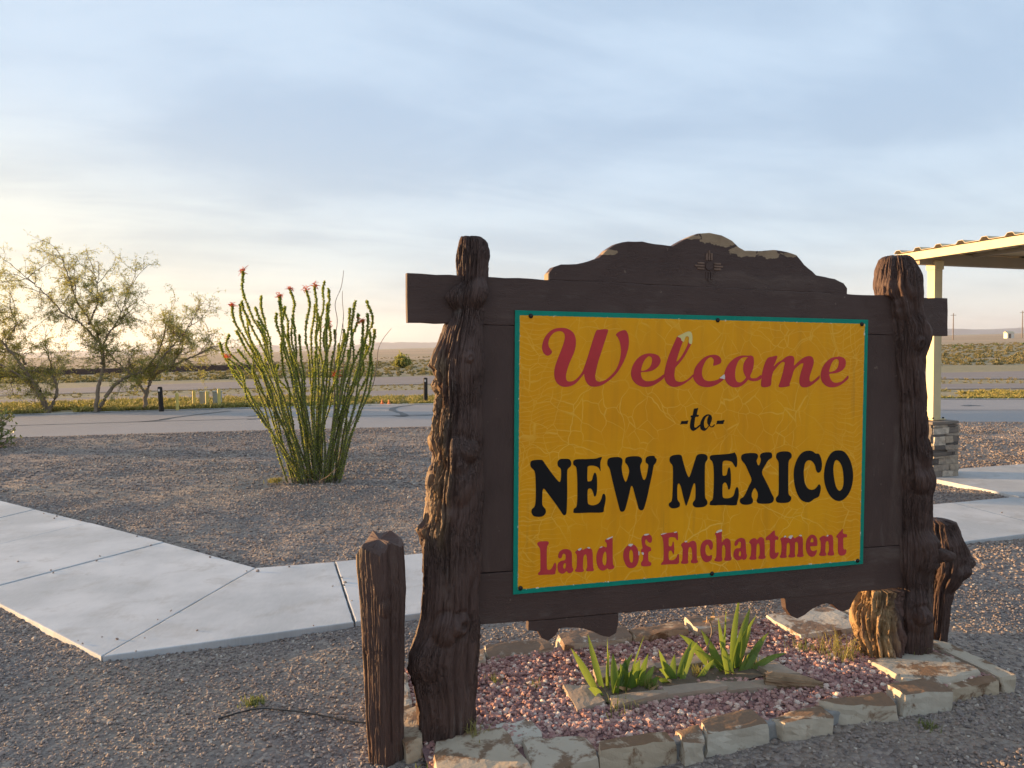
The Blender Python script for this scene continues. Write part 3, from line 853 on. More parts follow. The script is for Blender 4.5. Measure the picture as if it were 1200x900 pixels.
POSTL = [(1.523,-0.231,-0.14),(1.502,-0.239,-0.11),(1.46,-0.248,-0.099),(1.402,-0.251,-0.109),(1.352,-0.247,-0.111),(1.301,-0.273,-0.109),(1.268,-0.299,-0.113),(1.234,-0.277,-0.13),(1.184,-0.277,-0.13),(1.15,-0.302,-0.133),(1.083,-0.323,-0.133),(1.033,-0.343,-0.133),(0.982,-0.371,-0.133),(0.967,-0.352,-0.133),(0.932,-0.342,-0.131),(0.899,-0.355,-0.135),(0.866,-0.337,-0.135),(0.798,-0.342,-0.139),(0.751,-0.347,-0.136),(0.676,-0.367,-0.136),(0.6,-0.358,-0.133),(0.499,-0.371,-0.13),(0.413,-0.379,-0.132),(0.329,-0.383,-0.134),(0.297,-0.414,-0.133),(0.262,-0.396,-0.133),(0.16,-0.39,-0.135),(0.075,-0.39,-0.135),(0.039,-0.388,-0.147),(-0.045,-0.396,-0.138),(-0.131,-0.416,-0.137),(-0.214,-0.454,-0.137),(-0.291,-0.454,-0.141),(-0.324,-0.441,-0.147),(-0.386,-0.428,-0.15),(-0.472,-0.416,-0.151),(-0.557,-0.415,-0.153),(-0.655,-0.422,-0.156),(-0.729,-0.426,-0.152)]
POSTR = [(1.545,1.958,2.082),(1.53,1.94,2.099),(1.47,1.923,2.139),(1.39,1.915,2.15),(1.345,1.919,2.151),(1.324,1.967,2.152),(1.26,1.968,2.156),(1.212,1.975,2.179),(1.18,1.984,2.224),(1.149,1.987,2.225),(1.122,1.988,2.202),(1.07,1.995,2.191),(0.987,2.01,2.186),(0.887,2.026,2.196),(0.804,2.038,2.203),(0.681,2.038,2.212),(0.58,2.055,2.226),(0.443,2.047,2.255),(0.402,2.048,2.274),(0.367,2.061,2.251),(0.254,2.07,2.253),(0.16,2.074,2.255),(0.121,2.059,2.265),(0.062,2.059,2.306),(0.015,2.059,2.327),(-0.011,2.061,2.3),(-0.041,2.063,2.262),(-0.108,2.079,2.264),(-0.162,2.078,2.265),(-0.175,1.856,2.265),(-0.285,1.851,2.264),(-0.389,1.88,2.267),(-0.485,1.93,2.264),(-0.603,1.96,2.262)]

# ------------------------------------------------------------------ terrain
def far_rise(x, y):
    r = np.hypot(x, y)
    return 0.009 * np.asarray(x, float) * sstep(26, 90, r) + 0.25 * (fbm(np.asarray(x) * 0.03, np.asarray(y) * 0.05, 0, 5, 3) - 0.5) * sstep(70, 130, r)


def road_near(x):
    x = np.asarray(x, float)
    q = np.minimum(np.abs(x), 14)
    return 15.95 - 0.009 * q * q - (np.abs(x) - q) * 0.25


def road_far(x):
    x = np.asarray(x, float)
    q = np.minimum(np.abs(x), 14)
    return 22.6 - 0.0085 * q * q - (np.abs(x) - q) * 0.24


def axis_steps(lo, hi, fine, growth, start):
    out = [start]
    s = fine
    while out[-1] < hi:
        out.append(out[-1] + s)
        s *= growth
    s = fine
    left = [start]
    while left[-1] > lo:
        left.append(left[-1] - s)
        s *= growth
    return np.array(sorted(set(left[1:] + out)))


def grid_mesh(name, xs, ys, zf, smooth=True):
    X, Y = np.meshgrid(xs, ys)
    Z = zf(X, Y)
    nx, ny = len(xs), len(ys)
    V = np.stack([X, Y, Z], -1).reshape(-1, 3)
    i = (np.arange(ny - 1)[:, None] * nx + np.arange(nx - 1)[None]).ravel()
    F = np.stack([i, i + 1, i + nx + 1, i + nx], -1)
    return mesh(name, V, F, smooth)


xs = axis_steps(-9000, 9000, 1.0, 1.06, 0.0)
ys = axis_steps(-60, 12000, 1.0, 1.045, 0.0)
g = mobj('ground', grid_mesh('ground', xs, ys, lambda x, y: far_rise(x, y) - 0.06 - 0.05 * sstep(17, 12, y)), MAT['desert'])
tag(g, kind='structure')


def ribbon(name, x0, x1, n, fa, fb, z, mat, parent=None, zf=None):
    x = np.linspace(x0, x1, n)
    rows = 7
    V = []
    for k in range(rows):
        t = k / (rows - 1)
        yy = fa(x) * (1 - t) + fb(x) * t
        zz = (zf(x, yy) if zf is not None else 0) + z
        V.append(np.stack([x, yy, np.broadcast_to(zz, x.shape)], -1))
    V = np.concatenate(V)
    i = (np.arange(rows - 1)[:, None] * n + np.arange(n - 1)[None]).ravel()
    F = np.stack([i, i + 1, i + n + 1, i + n], -1)
    return mobj(name, mesh(name, V, F, True), mat, parent)


zdry = lambda x, y: far_rise(x, y) - 0.06
rd = tag(ribbon('road', -60, 60, 241, road_near, road_far, 0.035, MAT['road'], None, zdry), kind='structure')
kb = tag(ribbon('kerb', -60, 60, 241, lambda x: road_far(x) - 0.02, lambda x: road_far(x) + 0.16, 0.048, MAT['concrete'], None, zdry), kind='structure')
fr = tag(ribbon('frontage_road', -160, 160, 321, lambda x: 26.8 - 0.004 * np.minimum(np.abs(x), 25) ** 2, lambda x: 30.6 - 0.006 * np.minimum(np.abs(x), 25) ** 2, 0.018, MAT['highway'], None, zdry), kind='structure')
hw = tag(ribbon('highway', -220, 220, 441, lambda x: 35.3 - 0.009 * np.minimum(np.abs(x), 22) ** 2, lambda x: 45.5 - 0.016 * np.minimum(np.abs(x), 22) ** 2, 0.022, MAT['highway'], None, zdry), kind='structure')
hl = ribbon('edge_line', -220, 220, 441, lambda x: 36.1 - 0.009 * np.minimum(np.abs(x), 22) ** 2, lambda x: 36.3 - 0.009 * np.minimum(np.abs(x), 22) ** 2, 0.028, MAT['white_line'], hw, zdry)
fl = ribbon('edge_line', -160, 160, 321, lambda x: 27.3 - 0.004 * np.minimum(np.abs(x), 25) ** 2, lambda x: 27.45 - 0.004 * np.minimum(np.abs(x), 25) ** 2, 0.024, MAT['white_line'], fr, zdry)
ribbon('yellow_edge_line', -40, -9.35, 60, lambda x: road_near(x) + 0.10, lambda x: road_near(x) + 0.24, 0.040, MAT['yellow_line'], rd, zdry)


def tar_seal(pts, w=0.035):
    p = spline(pts, max(8, 14 * len(pts)))
    t = np.gradient(p, axis=0)
    t /= np.linalg.norm(t, axis=1)[:, None]
    nrm = np.stack([-t[:, 1], t[:, 0]], -1)
    ww = (w * (0.6 + 0.8 * vn(np.arange(len(p)) * 0.35, 0.5, 0, 9)))[:, None]
    a, b = p + nrm * ww, p - nrm * ww
    V = np.concatenate([a, b])
    V = np.concatenate([V, (far_rise(V[:, 0], V[:, 1]) - 0.06 + 0.0395)[:, None]], 1)
    n = len(p)
    i = np.arange(n - 1)
    return mobj('tar_seal', mesh('tar_seal', V, np.stack([i, i + 1, i + n + 1, i + n], -1)), MAT['tar'], rd)


jr = random.Random(3)
mid = [(x, float(road_near(x)) * 0.53 + float(road_far(x)) * 0.47 + jr.uniform(-0.06, 0.06)) for x in np.arange(-30, 31, 1.5)]
tar_seal(mid, 0.030)
tar_seal([(-9.15, 18.3), (-8.85, 18.7), (-8.75, 19.4), (-8.4, 20.3), (-8.0, 21.2)], 0.075)
tar_seal([(-6.55, 18.5), (-6.2, 18.8), (-6.3, 19.3), (-6.6, 19.6), (-6.8, 19.3)], 0.085)
tar_seal([(-3.0, 18.9), (-2.7, 18.7), (-2.9, 19.6), (-3.3, 20.6), (-3.35, 21.6), (-3.0, 22.2)], 0.085)
tar_seal([(-2.9, 18.75), (-2.3, 18.8), (-1.8, 19.0)], 0.05)
tar_seal([(11.55, 19.1), (11.75, 19.25), (11.95, 19.1)], 0.12)

# far mountains: ridged ranges standing on the plain
def mountain_range(name, x0, x1, y0, depth, height, seed, n=160, m=14):
    x = np.linspace(x0, x1, n)
    V = []
    for k in range(m):
        t = k / (m - 1)
        prof = (1 - abs(2 * t - 1)) ** 0.8
        yy = y0 + depth * (t - 0.5) + 0 * x
        taper = sstep(x0, x0 + 0.18 * (x1 - x0), x) * sstep(x1, x1 - 0.18 * (x1 - x0), x)
        h = height * (0.35 + 0.65 * fbm(x / (height * 9), seed * 3.1, 0, seed, 4) * 1.4) * taper
        rid = 0.75 + 0.5 * fbm(x / (height * 2.2), yy / (height * 2.2), 0, seed + 4, 4)
        V.append(np.stack([x, yy, far_rise(x, yy) - 6 + h * prof * rid], -1))
    V = np.concatenate(V)
    i = (np.arange(m - 1)[:, None] * n + np.arange(n - 1)[None]).ravel()
    return tag(mobj(name, mesh(name, V, np.stack([i, i + 1, i + n + 1, i + n], -1), False), MAT['mountain']), kind='structure')


mountain_range('mountain_range', 2600, 9400, 8200, 1500, 95, 11)
mountain_range('mountain_range', -5200, 900, 9000, 1500, 85, 23)
mountain_range('mountain_range', -9000, -3200, 8600, 1500, 100, 37)


# ------------------------------------------------------------------ gravel yard
def yard_z(x, y):
    x, y = np.asarray(x, float), np.asarray(y, float)
    w = 0.036 * (fbm(x * 1.3, y * 1.6, 0, 2, 3) - 0.5) * 2 + 0.05 * (fbm(x * 0.35, y * 0.5, 0, 8, 2) - 0.5)
    return w * sstep(16, 13, y) - 0.004


yx = np.concatenate([np.arange(-32, -8, 1.0), np.arange(-8, 8, 0.07), np.arange(8, 33, 1.0)])
yyv = np.concatenate([np.arange(-10, 1.0, 0.8), np.arange(1.0, 11.0, 0.07), np.arange(11.0, 15.0, 0.25)])
Xg, Yg = np.meshgrid(yx, np.linspace(0, 1, len(yyv)))
edge_y = road_near(Xg[0]) + 0.25
Yg = np.tile(yyv[:, None], (1, len(yx)))
Yg = np.concatenate([Yg, edge_y[None] * 0.5 + 7.4, edge_y[None]], 0)
Yg[-3] = np.minimum(Yg[-3], Yg[-2] - 0.05)
Xg = np.tile(yx[None], (len(Yg), 1))
Zg = yard_z(Xg, Yg) * sstep(15.8, 14.5, Yg) - 0.015 * sstep(14.5, 15.9, Yg)
nx_, ny_ = len(yx), len(Yg)
ii = (np.arange(ny_ - 1)[:, None] * nx_ + np.arange(nx_ - 1)[None]).ravel()
gy = mobj('gravel_yard', mesh('gravel_yard', np.stack([Xg, Yg, Zg], -1).reshape(-1, 3), np.stack([ii, ii + 1, ii + nx_ + 1, ii + nx_], -1), True), MAT['gravel_sheet'])
tag(gy, kind='structure')


def pebble_group(name, mat, flat=0.62):
    """instances a few uneven pebbles on the points of the mesh"""
    t = bpy.data.node_groups.new(name, 'GeometryNodeTree')
    t.interface.new_socket('Geometry', in_out='INPUT', socket_type='NodeSocketGeometry')
    t.interface.new_socket('Geometry', in_out='OUTPUT', socket_type='NodeSocketGeometry')
    N = NT(t)
    gi, go = N.n('NodeGroupInput'), N.n('NodeGroupOutput')
    join = N.n('GeometryNodeGeometryToInstance')
    for k in range(5):
        ico = N.n('GeometryNodeMeshIcoSphere')
        ico.inputs['Radius'].default_value = 1.0
        ico.inputs['Subdivisions'].default_value = 2
        nz = N.n('ShaderNodeTexNoise')
        nz.noise_dimensions = '4D'
        nz.inputs['W'].default_value = 3.7 * k
        nz.inputs['Scale'].default_value = 0.9
        nz.inputs['Detail'].default_value = 1.0
        sub = N.vmath('SUBTRACT', nz.outputs['Color'], (0.5, 0.5, 0.5))
        sc = N.n('ShaderNodeVectorMath', operation='SCALE')
        N.l(sub, sc.inputs[0])
        sc.inputs[3].default_value = 1.9
        sp = N.n('GeometryNodeSetPosition')
        N.l(ico.outputs[0], sp.inputs['Geometry'])
        N.l(sc.outputs[0], sp.inputs['Offset'])
        tr = N.n('GeometryNodeTransform')
        N.l(sp.outputs[0], tr.inputs[0])
        tr.inputs['Scale'].default_value = (1.0, 0.75 + 0.06 * k, flat)
        sm = N.n('GeometryNodeSetMaterial')
        N.l(tr.outputs[0], sm.inputs[0])
        sm.inputs['Material'].default_value = mat
        N.l(sm.outputs[0], join.inputs[0])
    iop = N.n('GeometryNodeInstanceOnPoints')
    N.l(gi.outputs[0], iop.inputs['Points'])
    N.l(join.outputs[0], iop.inputs['Instance'])
    iop.inputs['Pick Instance'].default_value = True
    rot = N.n('FunctionNodeRandomValue', data_type='FLOAT_VECTOR')
    rot.inputs[0].default_value = (-0.6, -0.6, 0)
    rot.inputs[1].default_value = (0.6, 0.6, 6.28)
    N.l(rot.outputs[0], iop.inputs['Rotation'])
    at = N.n('GeometryNodeInputNamedAttribute', data_type='FLOAT')
    at.inputs[0].default_value = 'size'
    N.l(at.outputs[0], iop.inputs['Scale'])
    N.l(iop.outputs[0], go.inputs[0])
    return t


def pebbles(name, P, size, mat, flat=0.62):
    me = bpy.data.meshes.new(name)
    me.vertices.add(len(P))
    me.vertices.foreach_set('co', np.asarray(P, np.float32).ravel())
    a = me.attributes.new('size', 'FLOAT', 'POINT')
    a.data.foreach_set('value', np.asarray(size, np.float32))
    me.update()
    o = mobj(name, me, mat)
    md = o.modifiers.new('pebbles', 'NODES')
    md.node_group = pebble_group(name + '_nodes', mat, flat)
    return o


# the sign stands on its own axes: sx along the board, sy behind it
SIGN_O = np.array([-0.0093, 3.1775, 0.6304])
SIGN_E = (R(-0.703), R(1.557), R(16.782))
CA, SA = math.cos(SIGN_E[2]), math.sin(SIGN_E[2])


def s2w(lx, ly):
    return SIGN_O[0] + lx * CA - ly * SA, SIGN_O[1] + lx * SA + ly * CA


def w2s(x, y):
    dx, dy = x - SIGN_O[0], y - SIGN_O[1]
    return dx * CA + dy * SA, -dx * SA + dy * CA


K = CAM_H - 0.04
K = K / CAM_H          # walk tops stand 4 cm above the gravel
A_ = np.array([-2.32, 4.11]) * K
B_ = np.array([-2.02, 5.79]) * K
F_ = np.array([-1.00, 4.58]) * K
G_ = np.array([-1.44, 5.92]) * K
NE = np.array([3.70, 6.16]) * K
FE = np.array([4.29, 7.70]) * K
un = (NE - A_) / np.linalg.norm(NE - A_)
uf = (FE - B_) / np.linalg.norm(FE - B_)
slabs = [[A_, F_, G_, B_]]
n0, f0 = F_, G_
for k in range(7):
    n1, f1 = n0 + un * 1.5, f0 + uf * 1.53
    slabs.append([n0, n1, f1, f0])
    n0, f0 = n1, f1
C_ = [np.array(p) * K for p in ((-3.87, 5.30), (-4.86, 6.05), (-5.65, 6.66), (-6.9, 7.62), (-8.1, 8.54), (-9.3, 9.46))]
D_ = [np.array(p) * K for p in ((-3.12, 6.62), (-4.25, 7.44), (-5.22, 8.12), (-6.4, 8.95), (-7.6, 9.8), (-8.8, 10.65))]
a0, b0 = A_, B_
left_slabs = []
for c1, d1 in zip(C_, D_):
    left_slabs.append([a0, b0, d1, c1])
    a0, b0 = c1, d1
slabs += left_slabs


def shrink(poly, d):
    P = [np.array(p, float) for p in poly]
    c = sum(P) / len(P)
    out = []
    for p in P:
        v = c - p
        out.append(tuple(p + v / np.linalg.norm(v) * d))
    return out


SLAB_POLYS = []
walk = tag(empty('sidewalk', (0, 0, 0)), kind='structure')
for i, q in enumerate(slabs):
    poly = shrink(q, 0.010)
    SLAB_POLYS.append(np.array(poly))
    mobj('slab', prism('slab', resample(poly, 0.07), -0.10, 0.04 + 0.002 * math.sin(i * 2.3), 0.007, 0.0018, 'Z', i), MAT['concrete'], walk)

SHA = np.array([0.27, -0.963])
SHB = np.array([0.963, 0.27])
PIL = np.array([5.11, 9.09])
PADC = PIL - SHB * 0.24 - SHA * 0.20
pad = [PADC, PADC + SHA * 1.9, PADC + SHA * 1.9 + SHB * 4.2, PADC + SHB * 4.2]
padr = tag(empty('shelter_pad', (0, 0, 0)), kind='structure')
for u0, u1 in ((0, 2.1), (2.1, 4.2)):
    q = [PADC + SHB * u0, PADC + SHB * u0 + SHA * 1.55, PADC + SHB * u1 + SHA * 1.95, PADC + SHB * u1]
    poly = shrink(q, 0.008)
    SLAB_POLYS.append(np.array(poly))
    mobj('slab', prism('slab', poly, -0.10, 0.055, 0.008, 0, 'Z'), MAT['concrete'], padr)


def inside(poly, x, y):
    r = np.zeros(x.shape, bool)
    n = len(poly)
    j = n - 1
    for i in range(n):
        xi, yi = poly[i]
        xj, yj = poly[j]
        cnd = ((yi > y) != (yj > y)) & (x < (xj - xi) * (y - yi) / (yj - yi + 1e-12) + xi)
        r ^= cnd
        j = i
    return r


# flower bed frame in sign axes
BED = (-0.42, 2.36, -0.34, 0.72)


def scatter(x0, x1, y0, y1, dens):
    n = int((x1 - x0) * (y1 - y0) * dens)
    return RNG.uniform(x0, x1, n), RNG.uniform(y0, y1, n)


gx, gyy, gs, gslab = [], [], [], []
for (x0, x1, y0, y1, dens, smin, smax) in ((-5.2, 5.2, 1.6, 5.0, 4000, 0.0045, 0.0105), (-6.5, 6.5, 5.0, 9.0, 1700, 0.007, 0.0135), (-13, 13, 9.0, 15.9, 560, 0.010, 0.020)):
    a, b = scatter(x0, x1, y0, y1, dens)
    keep = (np.abs(a) < 0.85 * b + 1.6) & (b < road_near(a) + 0.05)
    lx, ly = w2s(a, b)
    keep &= ~((lx > BED[0]) & (lx < BED[1]) & (ly > BED[2] - 0.02) & (ly < BED[3]))
    onslab = np.zeros(a.shape, bool)
    for pl in SLAB_POLYS:
        onslab |= inside(pl, a, b)
    dedge = np.full(a.shape, 9.0)
    for pl in SLAB_POLYS:
        for i in range(len(pl)):
            q0, q1 = pl[i], pl[(i + 1) % len(pl)]
            dv = q1 - q0
            tt = np.clip(((a - q0[0]) * dv[0] + (b - q0[1]) * dv[1]) / (dv @ dv), 0, 1)
            dedge = np.minimum(dedge, np.hypot(a - q0[0] - tt * dv[0], b - q0[1] - tt * dv[1]))
    spill = np.where(dedge < 0.07, 0.008 * fbm(a * 2, b * 2, 0, 44, 2) ** 2 * 4, 0.0005)
    keep &= (~onslab) | (RNG.random(a.shape) < spill)
    thin = fbm(a * 0.9, b * 1.3, 0, 33, 4)
    keep &= onslab | (RNG.random(a.shape) < 0.35 + 0.65 * sstep(0.36, 0.52, thin))
    a, b = a[keep], b[keep]
    gslab.append(onslab[keep])
    gx.append(a); gyy.append(b)
    sz_ = smin + (smax - smin) * RNG.random(len(a)) ** 2.2
    sz_ *= np.where(RNG.random(len(a)) < 0.006, 1.9, 1.0)
    gs.append(sz_)
gx, gyy, gs = map(np.concatenate, (gx, gyy, gs))
gz = np.where(np.concatenate(gslab), 0.043 + gs * 0.3, yard_z(gx, gyy) + gs * RNG.uniform(-0.1, 0.55, len(gs)))
tag(pebbles('loose_gravel', np.stack([gx, gyy, gz], -1), gs, MAT['gravel']), 'grey crushed gravel spread over the yard round the walk', 'gravel', kind='stuff')


# ------------------------------------------------------------------ the welcome sign
ANCH = np.array([0.95, 0.05, -0.63])
RM = Euler(SIGN_E, 'XYZ').to_matrix()
RM = Matrix.Rotation(SIGN_E[2], 3, 'Z') @ Matrix.Rotation(SIGN_E[0], 3, 'X') @ Matrix.Rotation(SIGN_E[1], 3, 'Y')
sign = empty('welcome_sign')
mw = RM.to_4x4()
mw.translation = Vector(SIGN_O) + RM @ Vector(ANCH)
sign.matrix_world = mw
tag(sign, 'large dark brown timber welcome sign with yellow panel hung between two gnarled log posts', 'sign')
BACK = Vector(-ANCH)


def spart(name, me, mat, parent=None):
    o = mobj(name, me, mat, parent or sign)
    if parent is None:
        o.location = BACK
    return o


def log_mesh(name, rows, cy, ratio, hdmax, nseg=80, nrow=170, amp=0.006, crack=0.010, seed=1, knots=(), grooves=(), facets=0, smooth_w=0.10, tip=0.0, bark=None, zsq=None, calm=None, fibre=0.0):
    rows = sorted(rows)
    zr = np.array([r[0] for r in rows]); lr = np.array([r[1] for r in rows]); rr_ = np.array([r[2] for r in rows])
    z = np.linspace(zr[0], zr[-1], nrow)
    L, Rr = np.interp(z, zr, lr), np.interp(z, zr, rr_)
    win = max(3, int(smooth_w / (z[1] - z[0])) | 1)

    def smooth(v, w):
        p = np.pad(v, w // 2, mode='edge')
        return np.convolve(p, np.ones(w) / w, mode='valid')
    Ls, Rs = smooth(L, win), smooth(Rr, win)
    e = sstep(z[-1] - 0.06, z[-1] - 0.005, z)
    Ls, Rs = Ls * (1 - e) + L * e, Rs * (1 - e) + Rr * e
    cx = (Ls + Rs) / 2
    th = np.arange(nseg) * 2 * np.pi / nseg
    c, s = np.cos(th)[None], np.sin(th)[None]
    wgt = np.exp(-(s / 0.55) ** 2)
    Le = Ls[:, None] + (L - Ls)[:, None] * wgt
    Re = Rs[:, None] + (Rr - Rs)[:, None] * wgt
    hx = np.where(c < 0, cx[:, None] - Le, Re - cx[:, None])
    hd = np.minimum(((Rs - Ls) / 2 * ratio), hdmax)[:, None] + 0 * c
    ZZ = z[:, None] + 0 * c
    disp = amp * 2.6 * (fbm(c * 2.2 + 7, s * 2.2, ZZ * 6.0, seed, 5) - 0.5)
    wz = 1.3 * (fbm(c * 1.5, s * 1.5, ZZ * 4.5, seed + 5, 3) - 0.5)
    rg = 1 - np.abs(2 * fbm(c * 5.0 + wz, s * 5.0 + 3 - wz, ZZ * 2.6, seed + 9, 4) - 1)
    disp = disp - crack * np.clip((rg - 0.72) / 0.28, 0, 1) ** 1.5
    fn = 1 - np.abs(2 * vn(c * 11 + 2 * wz, s * 11, ZZ * 8.0, seed + 31) - 1)
    disp = disp - 0.6 * amp * fn ** 3
    f2 = 1 - np.abs(2 * vn(c * 19 + 3, s * 19, ZZ * 7.0, seed + 37) - 1)
    f3 = vn(c * 30, s * 30, ZZ * 16.0, seed + 41)
    disp = disp - 0.30 * amp * f2 ** 4 + 0.28 * amp * (f3 - 0.5)
    chip = fbm(c * 4.5 + 1, s * 4.5, ZZ * 5.0, seed + 71, 4)
    disp = disp - 0.8 * amp * sstep(0.58, 0.62, chip) - 0.5 * amp * sstep(0.66, 0.68, chip)
    if calm is not None:
        disp = disp * calm(th[None] + 0 * ZZ, ZZ)
    if bark is not None:
        k = bark(th[None] + 0 * ZZ, ZZ)
        flake = fbm(c * 9, s * 9, ZZ * 6.0, seed + 51, 5)
        flake = flake + 0.35 * (sstep(0.46, 0.50, flake) - 0.5)
        disp = disp + k * (0.030 * (flake - 0.5) - 0.022 * np.clip((rg - 0.6) / 0.4, 0, 1) ** 1.2)
    # torn fibres: narrow strips standing at slightly different heights
    if fibre:
        for ns_, zs_, am in ((46, 3.0, 1.0), (84, 6.0, 0.6)):
            u = th[None] / (2 * np.pi) * ns_ + 1.6 * (fbm(ZZ * 3.0, seed * 1.7, 0, seed + 81, 3) - 0.5) + 1.2 * wz
            k_ = np.mod(np.floor(u), ns_)
            h_ = _hash(k_, np.floor(ZZ * zs_ + 9 * _hash(k_, k_ * 0, k_ * 0, seed + 3)), k_ * 0, seed + 7)
            edge = np.minimum(u - np.floor(u), 1 - (u - np.floor(u)))
            fm = 1.0 if calm is None else calm(th[None] + 0 * ZZ, ZZ)
            disp = disp + fibre * am * fm * ((h_ - 0.5) - 0.9 * (edge < 0.12))
    for (tk, zk, rk, hk, hollow) in knots:
        d = np.angle(np.exp(1j * (th[None] - tk))) * np.maximum(hx, hd)
        q = np.sqrt(d ** 2 + (ZZ - zk) ** 2) / rk
        disp = disp + hk * np.exp(-(q ** 4)) - hollow * np.exp(-((q * 2.6) ** 2)) - 0.25 * hk * np.exp(-((q - 1.35) / 0.25) ** 2)
    for (tk, w, depth, z0, z1) in grooves:
        d = np.angle(np.exp(1j * (th[None] - tk - 0.10 * (vn(ZZ * 4, 0.3, 0, seed + 2) - 0.5))))
        disp = disp - depth * np.exp(-(d / w) ** 2) * sstep(z0 - 0.02, z0 + 0.06, ZZ) * sstep(z1 + 0.02, z1 - 0.06, ZZ)
    fac = 1.0
    if facets:
        ph = np.mod(th + 0.35, 2 * np.pi / facets) - np.pi / facets
        fac = (0.15 + 0.85 * np.cos(np.pi / facets) / np.cos(ph))[None]
        fac = fac / fac.max()
    X = cx[:, None] + (hx * fac + disp) * c
    Y = cy + (hd * fac + disp) * s
    ZZ = ZZ + (0 if zsq is None else zsq(X, Y, ZZ))
    V = np.stack([X, Y, ZZ], -1).reshape(-1, 3)
    i = np.arange(nrow - 1)[:, None] * nseg
    j = np.arange(nseg)[None]
    F = np.stack([i + j, i + (j + 1) % nseg, i + nseg + (j + 1) % nseg, i + nseg + j], -1).reshape(-1, 4)
    # rings closing the cut top
    base = (nrow - 1) * nseg
    ring = V[base:base + nseg]
    cen = ring.mean(0)
    VV, FF = [V], [F]
    prev = base
    n = len(V)
    for q in (0.72, 0.40, 0.12):
        rg2 = cen + (ring - cen) * q
        rg2[:, 2] += tip * (1 - q) + 0.003 * (vn(rg2[:, 0] * 60, rg2[:, 1] * 60, 0, seed) - 0.5)
        VV.append(rg2)
        FF.append(np.stack([prev + np.arange(nseg), prev + (np.arange(nseg) + 1) % nseg, n + (np.arange(nseg) + 1) % nseg, n + np.arange(nseg)], -1))
        prev = n
        n += nseg
    V = np.concatenate(VV)
    F = np.concatenate(FF)
    cap = [list(range(prev, prev + nseg))]
    me = bpy.data.meshes.new(name)
    me.from_pydata(V.tolist(), [], F.tolist() + cap)
    me.update()
    me.polygons.foreach_set('use_smooth', np.ones(len(me.polygons), dtype=bool))
    return me


def hewn(th, z):
    # the painted front is hewn fairly flat, the flanks stay rough
    f = np.exp(-(np.angle(np.exp(1j * (th - R(296)))) / 0.75) ** 4)
    return 1 - 0.55 * f


def left_bark(th, z):
    a = np.exp(-(np.angle(np.exp(1j * (th - R(200)))) / 0.85) ** 2)
    return a * sstep(1.12, 1.0, z) * sstep(0.10, 0.35, z) + 0.35 * sstep(0.4, 0.1, z) * 0.4


pl = spart('post', log_mesh('post', POSTL, 0.03, 1.0, 0.115, 260, 460, 0.007, 0.013, 4,
      knots=((R(262), 0.62, 0.060, 0.022, 0.0), (R(285), -0.085, 0.040, 0.026, 0.022), (R(255), -0.10, 0.055, 0.024, 0.0), (R(215), 1.27, 0.045, 0.020, 0.0),
             (R(290), 1.285, 0.050, 0.016, 0.0), (R(262), 0.50, 0.075, 0.020, 0.0), (R(285), 1.02, 0.022, 0.012, 0.008), (R(230), -0.23, 0.07, 0.016, 0.0), (R(295), 0.63, 0.04, 0.016, 0.0)),
      grooves=((R(308), 0.10, 0.020, -0.40, 0.10), (R(281), 0.04, 0.012, -0.60, 0.05), (R(255), 0.05, 0.010, 0.0, 0.35), (R(268), 0.05, 0.008, 1.33, 1.50)), bark=left_bark, calm=hewn, fibre=0.0055), MAT['log_post'])
tag(pl, 'gnarled log post with splintered bare side')
PR = [(z, (l if z > -0.17 else 2.07), r) for z, l, r in POSTR]
pr_ = spart('post', log_mesh('post', PR, 0.03, 1.05, 0.115, 250, 440, 0.008, 0.013, 14,
      knots=((R(262), 1.105, 0.030, 0.016, 0.016), (R(300), 0.035, 0.030, 0.050, 0.0), (R(275), 0.05, 0.085, 0.020, 0.0), (R(250), 0.41, 0.05, 0.018, 0.0), (R(255), -0.27, 0.040, 0.040, 0.006), (R(240), -0.25, 0.085, 0.022, 0.0), (R(285), 0.56, 0.06, 0.014, 0.0), (R(225), 1.28, 0.05, 0.012, 0.0)),
      grooves=((R(268), 0.06, 0.012, 1.12, 1.30), (R(248), 0.06, 0.014, 0.45, 1.0), (R(290), 0.05, 0.012, 0.5, 0.95)), calm=lambda t, z: 0.75 + 0 * z, fibre=0.0050), MAT['wood_log'])
tag(pr_, 'twisted log post with round knots')
root_rows = [(-0.150, 1.872, 2.13), (-0.175, 1.862, 2.14), (-0.285, 1.850, 2.14), (-0.389, 1.868, 2.15), (-0.485, 1.90, 2.15), (-0.62, 1.91, 2.16)]
rf = spart('root_flare', log_mesh('root_flare', root_rows, 0.075, 1.0, 0.125, 200, 180, 0.014, 0.026, 42, knots=((R(250), -0.30, 0.05, 0.02, 0.0),), bark=lambda t, z: 0.8 + 0 * z, fibre=0.009), MAT['log_sunlit_foot'])
tag(rf, 'splintered foot of the log post with sunlight painted on its left side')

